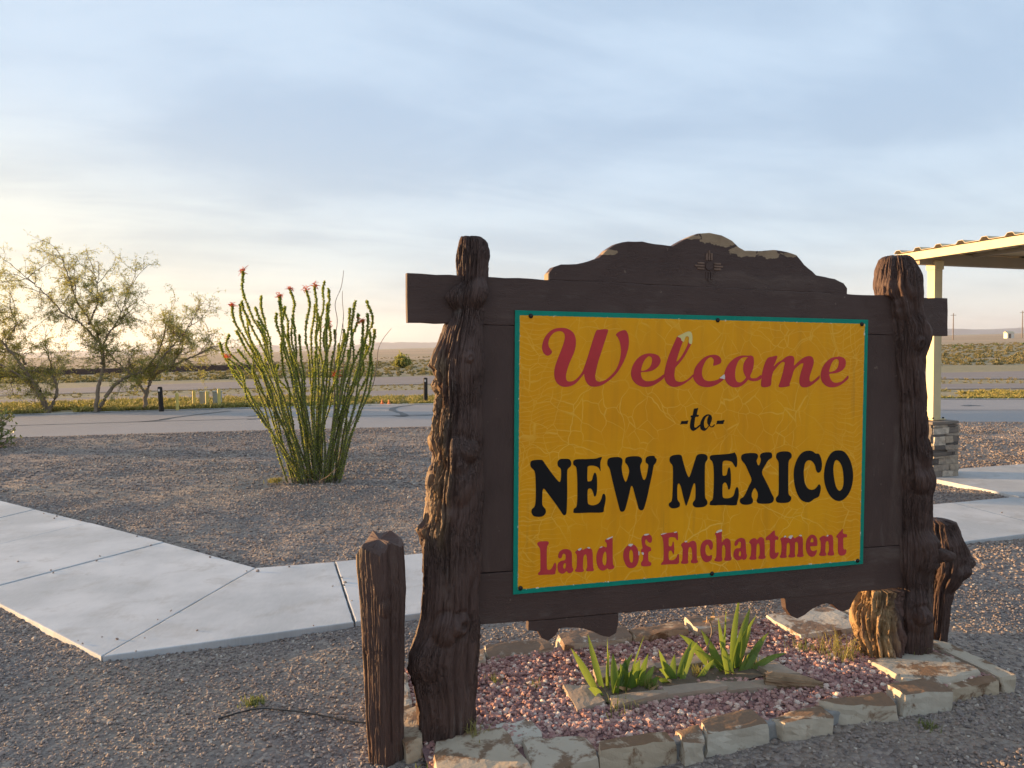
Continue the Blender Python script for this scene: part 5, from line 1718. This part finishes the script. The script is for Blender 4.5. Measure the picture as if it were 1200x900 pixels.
def leaf_quads(P, D, nper, ln, wd, rn, up=0.4):
    """small leaves standing off a line of points"""
    n = len(P) * nper
    p = np.repeat(P, nper, 0) + rn.normal(0, 0.003, (n, 3))
    d = rn.normal(0, 1, (n, 3))
    d[:, 2] += up
    d /= np.linalg.norm(d, axis=1)[:, None]
    s = np.cross(d, rn.normal(0, 1, (n, 3)))
    s /= np.linalg.norm(s, axis=1)[:, None]
    l = ln * rn.uniform(0.6, 1.2, (n, 1))
    w = wd * rn.uniform(0.7, 1.2, (n, 1))
    V = np.stack([p - s * w * 0.25, p + s * w * 0.25, p + d * l * 0.6 + s * w * 0.5, p + d * l, p + d * l * 0.6 - s * w * 0.5], 1).reshape(-1, 3)
    i = np.arange(n)[:, None] * 5
    return V, np.concatenate([i, i + 1, i + 2, i + 3, i + 4], 1)


for (zx, zy, kind) in TIPS:
    px, py = 240 + zx / 3.214, 310 + zy / 3.214
    tx, tz = (px - 372) / 880 * 9.62, (563 - py) / 880 * 9.62 + 0.02
    ty = ro.uniform(-0.55, 0.55) * (0.4 + 0.3 * tz)
    bxo = tx * 0.24 + ro.uniform(-0.12, 0.12)
    byo = ty * 0.15 + ro.uniform(-0.08, 0.08)
    mid1 = (bxo + (tx - bxo) * ro.uniform(0.22, 0.32), byo + (ty - byo) * 0.28, tz * 0.30)
    mid2 = (bxo + (tx - bxo) * ro.uniform(0.55, 0.80), byo + (ty - byo) * 0.65, tz * 0.66)
    mid3 = (bxo + (tx - bxo) * ro.uniform(0.80, 1.05), byo + (ty - byo) * 0.9, tz * 0.88)
    hook = ro.uniform(-0.05, 0.10)
    P = spline([(bxo, byo, -0.03), mid1, mid2, mid3, (tx, ty, tz)], 46)
    P[:, :2] += np.stack([fbm(P[:, 2] * 2.2 + zx, zy * 0.1, 0, 4, 2) - 0.5, fbm(P[:, 2] * 2.2, zx * 0.1, 0, 6, 2) - 0.5], -1) * 0.17 * (P[:, 2:3] / max(tz, 0.3))
    if kind == 2:
        c = mobj('cane', mesh('cane', *tube_arrays(P, np.linspace(0.008, 0.003, 46), 5), True), MAT['dry_stem'], oco)
        c['label'] = 'leafless dry grey cane'
        continue
    c = mobj('cane', mesh('cane', *tube_arrays(P, np.linspace(0.012, 0.006, 46), 6), True), MAT['ocotillo_stem'], oco)
    Q = spline(P[2:], int(52 * tz) + 14)
    V, F = leaf_quads(Q, None, 9, 0.027, 0.015, orn)
    mobj('leaves', mesh('leaves', V, F), MAT['ocotillo_leaf'], c)
    if kind == 1:
        fb = Bag()
        tipp = P[-1]
        for k in range(26):
            a = orn.normal(0, 1, 3) * np.array([1, 0.7, 0.45])
            a /= np.linalg.norm(a)
            p = tipp + np.array([0, 0, 0.02]) + orn.normal(0, 0.014, 3)
            sdv = np.cross(a, orn.normal(0, 1, 3)); sdv /= np.linalg.norm(sdv)
            l = orn.uniform(0.03, 0.075)
            fb.add([p - sdv * 0.006, p + sdv * 0.006, p + a * l + sdv * 0.003, p + a * l - sdv * 0.003], np.array([[0, 1, 2, 3]]))
        mobj('flower', fb.mesh('flower', False), MAT['red_flower'], c)
# dry litter in the heart of the plant
fb = Bag()
for k in range(60):
    a = orn.normal(0, 1, 3) * np.array([0.8, 0.8, 0.9]); a[2] = abs(a[2])
    p = np.array([orn.normal() * 0.12, orn.normal() * 0.12, 0.0])
    V, F = tube_arrays(spline([p, p + a * 0.10, p + a * 0.2 + orn.normal(0, 0.03, 3)], 6), np.linspace(0.003, 0.0015, 6), 4)
    fb.add(V, F)
tag(mobj('dry_twigs', fb.mesh('dry_twigs'), MAT['dry_stem'], oco), kind='stuff')


# ------------------------------------------------------------------ trees over the road
def build_tree(name, base, limbs, scale, label, seed, twigs=6, leaf_n=3, r0=0.065, group=None, leafmat='tree_leaf', leaf=(0.048, 0.012)):
    """limbs: list of (polyline in x,z metres from the foot, depth spread)"""
    rn = np.random.default_rng(seed)
    zb = float(zdry(base[0], base[1])) - 0.05
    root = tag(empty(name, (base[0], base[1], zb)), label, 'tree', group)
    wood, leaves = Bag(), Bag()

    def twig(p, d, ln, r, lev):
        n = 6
        pts = [p]
        dd = d / np.linalg.norm(d)
        for k in range(n):
            dd = dd + rn.normal(0, 0.20, 3) + np.array([0, 0, -0.05 * (lev - 0.6)])
            dd /= np.linalg.norm(dd)
            pts.append(pts[-1] + dd * ln / n)
        P = np.array(pts)
        V, F = tube_arrays(P, np.linspace(r, r * 0.35, len(P)), 4 if lev > 1 else 5)
        wood.add(V, F)
        if lev < 3:
            for k in range(twigs if lev == 1 else max(2, twigs - 2)):
                q = rn.integers(1, n + 1)
                nd = dd * 0.5 + rn.normal(0, 0.65, 3) + np.array([0, 0, 0.16])
                twig(P[q], nd, ln * rn.uniform(0.35, 0.6), r * 0.5, lev + 1)
        if lev >= 2:
            Q = P[1:]
            V, F = leaf_quads(Q + rn.normal(0, 0.03, Q.shape), None, max(1, leaf_n // 2 if lev == 2 else leaf_n), leaf[0], leaf[1], rn, -0.25)
            leaves.add(V, F)

    for (pl_, dep) in limbs:
        m = len(pl_)
        pts = np.array([(x * scale, dep * k / (m - 1), z * scale) for k, (x, z) in enumerate(pl_)])
        P = spline(pts, 9 * m)
        P += rn.normal(0, 0.012, P.shape)
        lenf = np.linspace(0, 1, len(P))
        thick = r0 * (1 if pl_[0][1] < 0.1 else 0.6)
        V, F = tube_arrays(P, thick * (1 - 0.82 * lenf ** 0.8), 8)
        wood.add(V, F)
        st_ = int(len(P) * 0.30)
        for q in range(st_, len(P), 3):
            dd = P[min(q + 1, len(P) - 1)] - P[q - 1]
            dd = dd / np.linalg.norm(dd)
            for _ in range(1 + q % 2):
                nd = dd * 0.6 + rn.normal(0, 0.7, 3) + np.array([0, 0, 0.2])
                twig(P[q], nd, rn.uniform(0.5, 1.05) * (0.6 + 0.5 * lenf[q]), 0.012, 1)
    tag(mobj('trunk', wood.mesh('trunk'), MAT['bark'], root))
    tag(mobj('crown', leaves.mesh('crown', False), MAT[leafmat], root), kind='stuff')
    return root


def zpoly(s, bx, by, k):
    out = []
    for q in s.split():
        a, b = map(float, q.split(','))
        out.append(((a - bx) * k, (by - b) * k))
    return out


KT = 21.0 / 880 / 3.333
TG = 'thin desert trees beyond the road'
build_tree('desert_tree', (-11.98, 21.5), [
    (zpoly('335,748 348,650 370,545 355,450 325,385 270,300 240,220 205,110', 335, 748, KT), 0.3),
    (zpoly('370,545 400,450 450,390 495,330 525,265', 335, 748, KT), -0.6),
    (zpoly('340,748 400,640 460,595 520,570 580,480 600,390', 335, 748, KT), 0.5),
    (zpoly('325,385 345,300 330,230 300,160', 335, 748, KT), 0.7),
    (zpoly('355,450 300,380 250,345 170,250 120,200', 335, 748, KT), -0.4)],
    1.0, 'tallest thin desert tree with several pale trunks beyond the road', 5, group=TG)
build_tree('desert_tree', (-10.75, 21.9), [
    (zpoly('505,742 510,660 540,590 620,545 700,510 790,470', 505, 742, KT), 0.4),
    (zpoly('510,660 480,600 430,540 400,500', 505, 742, KT), -0.4),
    (zpoly('540,590 590,520 660,450 730,380', 505, 742, KT), -0.3),
    (zpoly('620,545 650,480 640,400', 505, 742, KT), 0.5)],
    1.0, 'low spreading desert tree next to the dark roadside post', 6, group=TG, r0=0.075)
build_tree('desert_tree', (-13.6, 21.9), [
    (zpoly('270,748 250,680 190,610 110,590 20,590', 270, 748, KT), 0.4),
    (zpoly('265,748 250,670 190,540 120,440 60,340 0,300', 270, 748, KT), -0.5),
    (zpoly('270,748 300,650 270,580 240,480', 270, 748, KT), 0.5),
    (zpoly('190,540 150,500 80,480 -20,440', 270, 748, KT), 0.5),
    (zpoly('250,670 150,560 40,500 -60,470', 270, 748, KT), -0.7),
    (zpoly('120,440 130,380 100,320', 270, 748, KT), 0.6)],
    1.0, 'broad leaning desert tree with the densest crown beyond the road', 8, group=TG, twigs=6)
build_tree('desert_tree', (-17.6, 22.6), [
    (zpoly('270,748 280,680 330,590 400,520', 270, 748, KT), 0.4),
    (zpoly('265,748 240,670 190,540 120,440 90,340', 270, 748, KT), -0.5),
    (zpoly('270,748 290,650 270,540 250,400', 270, 748, KT), 0.5)],
    1.0, 'farthest thin desert tree half hidden by the broad leaning tree', 9, group=TG)


def bush(name, loc, h, w, n, seed, label, mat='shrub_leaf', leaf=(0.05, 0.02), cat='shrub', group=None):
    rn = np.random.default_rng(seed)
    root = tag(empty(name, loc), label, cat, group)
    wood, lv = Bag(), Bag()
    for k in range(n):
        a = rn.normal(0, 1, 3)
        a[2] = abs(a[2]) * 0.9 + 0.35
        a /= np.linalg.norm(a)
        tip = a * np.array([w, w, h]) * rn.uniform(0.65, 1.05)
        P = spline([np.zeros(3), tip * 0.5 + rn.normal(0, 0.05, 3) * h, tip], 8)
        V, F = tube_arrays(P, np.linspace(0.010, 0.003, 8) * max(h, 0.4), 4)
        wood.add(V, F)
        V, F = leaf_quads(P[2:] + rn.normal(0, 0.04, (6, 3)) * h, None, 7, leaf[0], leaf[1], rn)
        lv.add(V, F)
    mobj('branches', wood.mesh('branches'), MAT['bark'], root)
    tag(mobj('foliage', lv.mesh('foliage', False), MAT[mat], root), kind='stuff')
    return root


bush('shrub', (-9.45, 13.3, -0.02), 0.95, 0.62, 110, 31, 'leafy green shrub on the gravel near the road edge')
bush('shrub', (-9.6, 66.0, float(zdry(-9.6, 66))), 1.35, 0.85, 130, 32, 'round green bush on the plain beyond the highway', leaf=(0.14, 0.07), mat='tree_leaf')

# ------------------------------------------------------------------ roadside things
def roadside(x, y):
    return (x, y, float(zdry(x, y)))


PG = 'dark wooden posts beyond the road'
for k, (x, y, h, lab) in enumerate(((-10.05, 21.45, 0.74, 'dark wooden roadside post near the low spreading tree'), (-7.25, 22.35, 0.70, 'dark wooden roadside post seen through the ocotillo canes'), (-2.72, 23.5, 0.80, 'dark wooden roadside post near the round green bush'))):
    bm = bmesh.new()
    bmesh.ops.create_cone(bm, cap_ends=True, segments=12, radius1=0.068, radius2=0.064, depth=h + 0.1, matrix=Matrix.Translation((0, 0, (h - 0.1) / 2)))
    bmesh.ops.bevel(bm, geom=[e for e in bm.edges if abs(e.verts[0].co.z - e.verts[1].co.z) < 1e-4], offset=0.012, segments=2, affect='EDGES')
    o = empty('roadside_post', roadside(x, y))
    mobj('post_body', from_bm('post_body', bm), MAT['dark_wood'], o)
    mobj('reflector', box_mesh('reflector', (0.0, -0.068, h - 0.09), (0.05, 0.012, 0.07), 0.003), MAT['chip_white'], o)
    o.rotation_euler = (R(1.5), R(-1 + k), 0)
    tag(o, lab, 'post', PG)
BGp = 'yellow bollards by the cabinets'
for k, (x, y, h) in enumerate(((-9.75, 21.8, 0.50), (-9.55, 22.5, 0.52), (-9.16, 22.5, 0.50), (-8.72, 22.3, 0.58))):
    bm = bmesh.new()
    bmesh.ops.create_cone(bm, cap_ends=True, segments=14, radius1=0.048, radius2=0.048, depth=h + 0.1, matrix=Matrix.Translation((0, 0, (h - 0.1) / 2)))
    bmesh.ops.create_uvsphere(bm, u_segments=14, v_segments=8, radius=0.0475, matrix=Matrix.Translation((0, 0, h)))
    o = mobj('bollard', from_bm('bollard', bm), MAT['bollard_yellow'])
    o.location = roadside(x, y)
    tag(o, ('faded yellow bollard nearest the dark roadside post', 'faded yellow bollard on the tree side of the cabinets', 'faded yellow bollard between the two cabinets', 'tallest faded yellow bollard on the ocotillo side of the cabinets')[k], 'bollard', BGp)
for k, (x, y) in enumerate(((-9.35, 22.75), (-8.97, 22.8))):
    root = tag(empty('utility_cabinet', roadside(x, y)), ('pale green utility cabinet between yellow bollards on the tree side', 'pale green utility cabinet next to the tallest yellow bollard')[k], 'cabinet', 'utility cabinets by the road')
    mobj('body', box_mesh('body', (0, 0, 0.23), (0.22, 0.18, 0.52), 0.01), MAT['cabinet'], root)
    mobj('lid', box_mesh('lid', (0, 0, 0.505), (0.25, 0.21, 0.04), 0.012), MAT['cabinet'], root)
    mobj('door', box_mesh('door', (0, -0.093, 0.25), (0.17, 0.012, 0.40), 0.004), MAT['cabinet'], root)
for k, (x, y) in enumerate(((-4.05, 23.3), (-3.82, 23.2))):
    bm = bmesh.new()
    bmesh.ops.create_cone(bm, cap_ends=True, segments=12, radius1=0.045, radius2=0.012, depth=0.15, matrix=Matrix.Translation((0, 0, 0.075)))
    box_bm(bm, (0, 0, 0.01), (0.13, 0.13, 0.02))
    o = mobj('marker_cone', from_bm('marker_cone', bm), MAT['orange'])
    o.location = roadside(x, y)
    tag(o, ('small orange marker cone in the kerb grass, on the ocotillo side', 'small orange marker cone in the kerb grass, on the dark post side')[k], 'cone', 'orange marker cones')

# long dark wall behind the highway, built of panels between piers
WA, WB = np.array([-52.0, 70.0]), np.array([-22.5, 73.0])
wl = tag(empty('boundary_wall', (float(WA[0]), float(WA[1]), 0)), 'long low dark brown wall beyond the highway', 'wall')
nseg_ = 14
for k in range(nseg_):
    p, q = WA + (WB - WA) * k / nseg_, WA + (WB - WA) * (k + 1) / nseg_
    c = (p + q) / 2
    zc_ = float(zdry(c[0], c[1]))
    L_ = np.linalg.norm(q - p)
    rot = Matrix.Rotation(math.atan2(*(q - p)[::-1]), 3, 'Z')
    mobj('panel', box_mesh('panel', (c[0] - WA[0], c[1] - WA[1], zc_ + 0.24), (L_ - 0.24, 0.16, 0.56 + 0.04 * (k % 2)), 0.02, rot), MAT['rust_wall'], wl)
    mobj('pier', box_mesh('pier', (p[0] - WA[0], p[1] - WA[1], zc_ + 0.27), (0.24, 0.26, 0.66), 0.02, rot), MAT['rust_wall'], wl)

UG = 'utility poles on the far plain'
for k, (x, y, h, lab) in enumerate(((141, 240, 8.5, 'thin wooden utility pole standing alone on the far plain'), (178, 262, 9.5, 'tall wooden utility pole right beside the white shed on the plain'), (183.5, 264, 8.0, 'shorter wooden utility pole behind the white shed on the plain'))):
    root = tag(empty('utility_pole', roadside(x, y)), lab, 'pole', UG)
    mobj('pole', mesh('pole', *tube_arrays(np.array([(0, 0, -0.3), (0, 0, h / 2), (0, 0, h)]), [0.17, 0.15, 0.12], 8), True), MAT['pole'], root)
    mobj('crossarm', box_mesh('crossarm', (0, 0, h - 0.6), (1.8, 0.12, 0.14), 0), MAT['pole'], root)
root = tag(empty('white_shed', roadside(176, 266)), 'small white shed on the far plain by the utility poles', 'shed')
mobj('wall', box_mesh('wall', (0, 0, 0.9), (2.4, 2.0, 2.0), 0.02), MAT['white_wall'], root)
bm = bmesh.new()
vv = [bm.verts.new(p) for p in ((-1.4, -1.2, 1.9), (1.4, -1.2, 1.9), (1.4, 1.2, 1.9), (-1.4, 1.2, 1.9), (-1.4, 0, 2.5), (1.4, 0, 2.5))]
for f in ((0, 1, 5, 4), (2, 3, 4, 5), (0, 4, 3), (1, 2, 5), (0, 3, 2, 1)):
    bm.faces.new([vv[q] for q in f])
mobj('roof', from_bm('roof', bm), MAT['roof_metal'], root)
mobj('door', box_mesh('door', (-0.3, -1.01, 0.75), (0.8, 0.05, 1.6), 0), MAT['pole'], root)


# ------------------------------------------------------------------ ground cover
def cover(name, X, Y, sizes, base_fn, nvar, mat, label, cat, zf=zdry):
    protos = [base_fn(k) for k in range(nvar)]
    b = Bag()
    rn = np.random.default_rng(99)
    which = rn.integers(0, nvar, len(X))
    for v in range(nvar):
        m = which == v
        if not m.any():
            continue
        V0, F0 = protos[v]
        n = int(m.sum())
        a = rn.uniform(0, 6.28, n)
        c, s = np.cos(a), np.sin(a)
        sc = sizes[m]
        V = np.empty((n, len(V0), 3))
        V[..., 0] = X[m][:, None] + sc[:, None] * (V0[None, :, 0] * c[:, None] - V0[None, :, 1] * s[:, None])
        V[..., 1] = Y[m][:, None] + sc[:, None] * (V0[None, :, 0] * s[:, None] + V0[None, :, 1] * c[:, None])
        V[..., 2] = zf(X[m], Y[m])[:, None] + sc[:, None] * V0[None, :, 2]
        F = (F0[None] + (np.arange(n) * len(V0))[:, None, None]).reshape(-1, F0.shape[1])
        b.add(V.reshape(-1, 3), F)
    return tag(mobj(name, b.mesh(name, False), MAT[mat]), label, cat, kind='stuff')


def grass_proto(k):
    rr = np.random.default_rng(300 + k)
    V, F = [], []
    for q in range(16):
        az, ln, L = rr.uniform(0, 6.28), rr.uniform(0.1, 0.9), rr.uniform(0.5, 1.0)
        p = np.array([rr.normal() * 0.18, rr.normal() * 0.18, -0.02])
        d = np.array([math.cos(az), math.sin(az), 0])
        s = np.array([-d[1], d[0], 0]) * 0.045
        i = len(V)
        V += [p - s, p + s, p + d * L * ln * 0.5 + [0, 0, L * 0.6] + s * 0.6, p + d * L * ln + [0, 0, L * (1 - 0.4 * ln)]]
        F.append((i, i + 1, i + 2, i + 3))
    return np.array(V), np.array(F)


def scrub_proto(k):
    rr = np.random.default_rng(500 + k)
    V, F = [], []
    for q in range(34):
        a = rr.normal(0, 1, 3)
        a[2] = abs(a[2])
        a /= np.linalg.norm(a)
        p = a * np.array([0.8, 0.8, 0.6]) * rr.uniform(0.35, 1.0)
        d = rr.normal(0, 1, 3); d /= np.linalg.norm(d)
        s = np.cross(d, rr.normal(0, 1, 3)); s /= np.linalg.norm(s)
        i = len(V)
        V += [p - s * 0.11 - d * 0.16, p + s * 0.11 - d * 0.16, p + s * 0.09 + d * 0.16, p - s * 0.09 + d * 0.16]
        F.append((i, i + 1, i + 2, i + 3))
    return np.array(V), np.array(F)


rn = np.random.default_rng(77)
n = 15000
X = rn.uniform(-26, 22, n)
Y = road_far(X) + 0.25 + rn.random(n) ** 1.5 * 4.4
dens = fbm(X * 0.45, Y * 0.8, 0, 61, 3) + np.where(X < -2, 0.10, 0.0)
k_ = (dens > 0.42) & (Y < 26.6 - 0.004 * X * X)
cover('verge_grass', X[k_], Y[k_], rn.uniform(0.07, 0.24, k_.sum()) * np.where(X[k_] < -6, 1.3, 0.8), grass_proto, 6, 'verge_mix' if 'verge_mix' in MAT else 'dry_grass', 'dry yellow green grass along the verge beyond the road', 'grass')
n = 1500
X = rn.uniform(-50, 45, n)
Y = rn.uniform(30.8, 35.0, n) - 0.007 * np.minimum(np.abs(X), 24) ** 2
cover('median_grass', X, Y, rn.uniform(0.05, 0.16, n), grass_proto, 6, 'scrub', 'sparse dry grass on the strip between the two far roads', 'grass')
n = 8000
Y = 46 + 95 * rn.random(n) ** 1.3
X = rn.uniform(-0.95, 0.95, n) * Y
k_ = fbm(X * 0.05, Y * 0.12, 0, 71, 3) > 0.40
cover('desert_scrub', X[k_], Y[k_], rn.uniform(0.10, 0.40, k_.sum()), scrub_proto, 8, 'scrub', 'low brown green scrub scattered over the plain beyond the highway', 'scrub')
n = 110
Y = rn.uniform(92, 118, n)
X = rn.uniform(10, 110, n)
cover('green_scrub', X, Y, rn.uniform(0.25, 0.6, n), scrub_proto, 8, 'shrub_leaf', 'band of greener scrub at the edge of the tan plain', 'scrub')

# ------------------------------------------------------------------ haze
hz = mobj('haze', box_mesh('haze', (0, 5900, 88), (24000, 12600, 376), 0))
hm = bpy.data.materials.new('haze_air')
hm.use_nodes = True
ht = NT(hm.node_tree)
for nd in list(hm.node_tree.nodes):
    hm.node_tree.nodes.remove(nd)
pv = ht.n('ShaderNodeVolumePrincipled')
pv.inputs['Color'].default_value = (0.92, 0.94, 1.0, 1)
pv.inputs['Density'].default_value = 0.00007
pv.inputs['Anisotropy'].default_value = 0.3
mo = ht.n('ShaderNodeOutputMaterial')
ht.l(pv.outputs[0], mo.inputs['Volume'])
hz.data.materials.clear()
hz.data.materials.append(hm)
tag(hz, 'thin bright air over the whole plain', 'haze', kind='stuff')
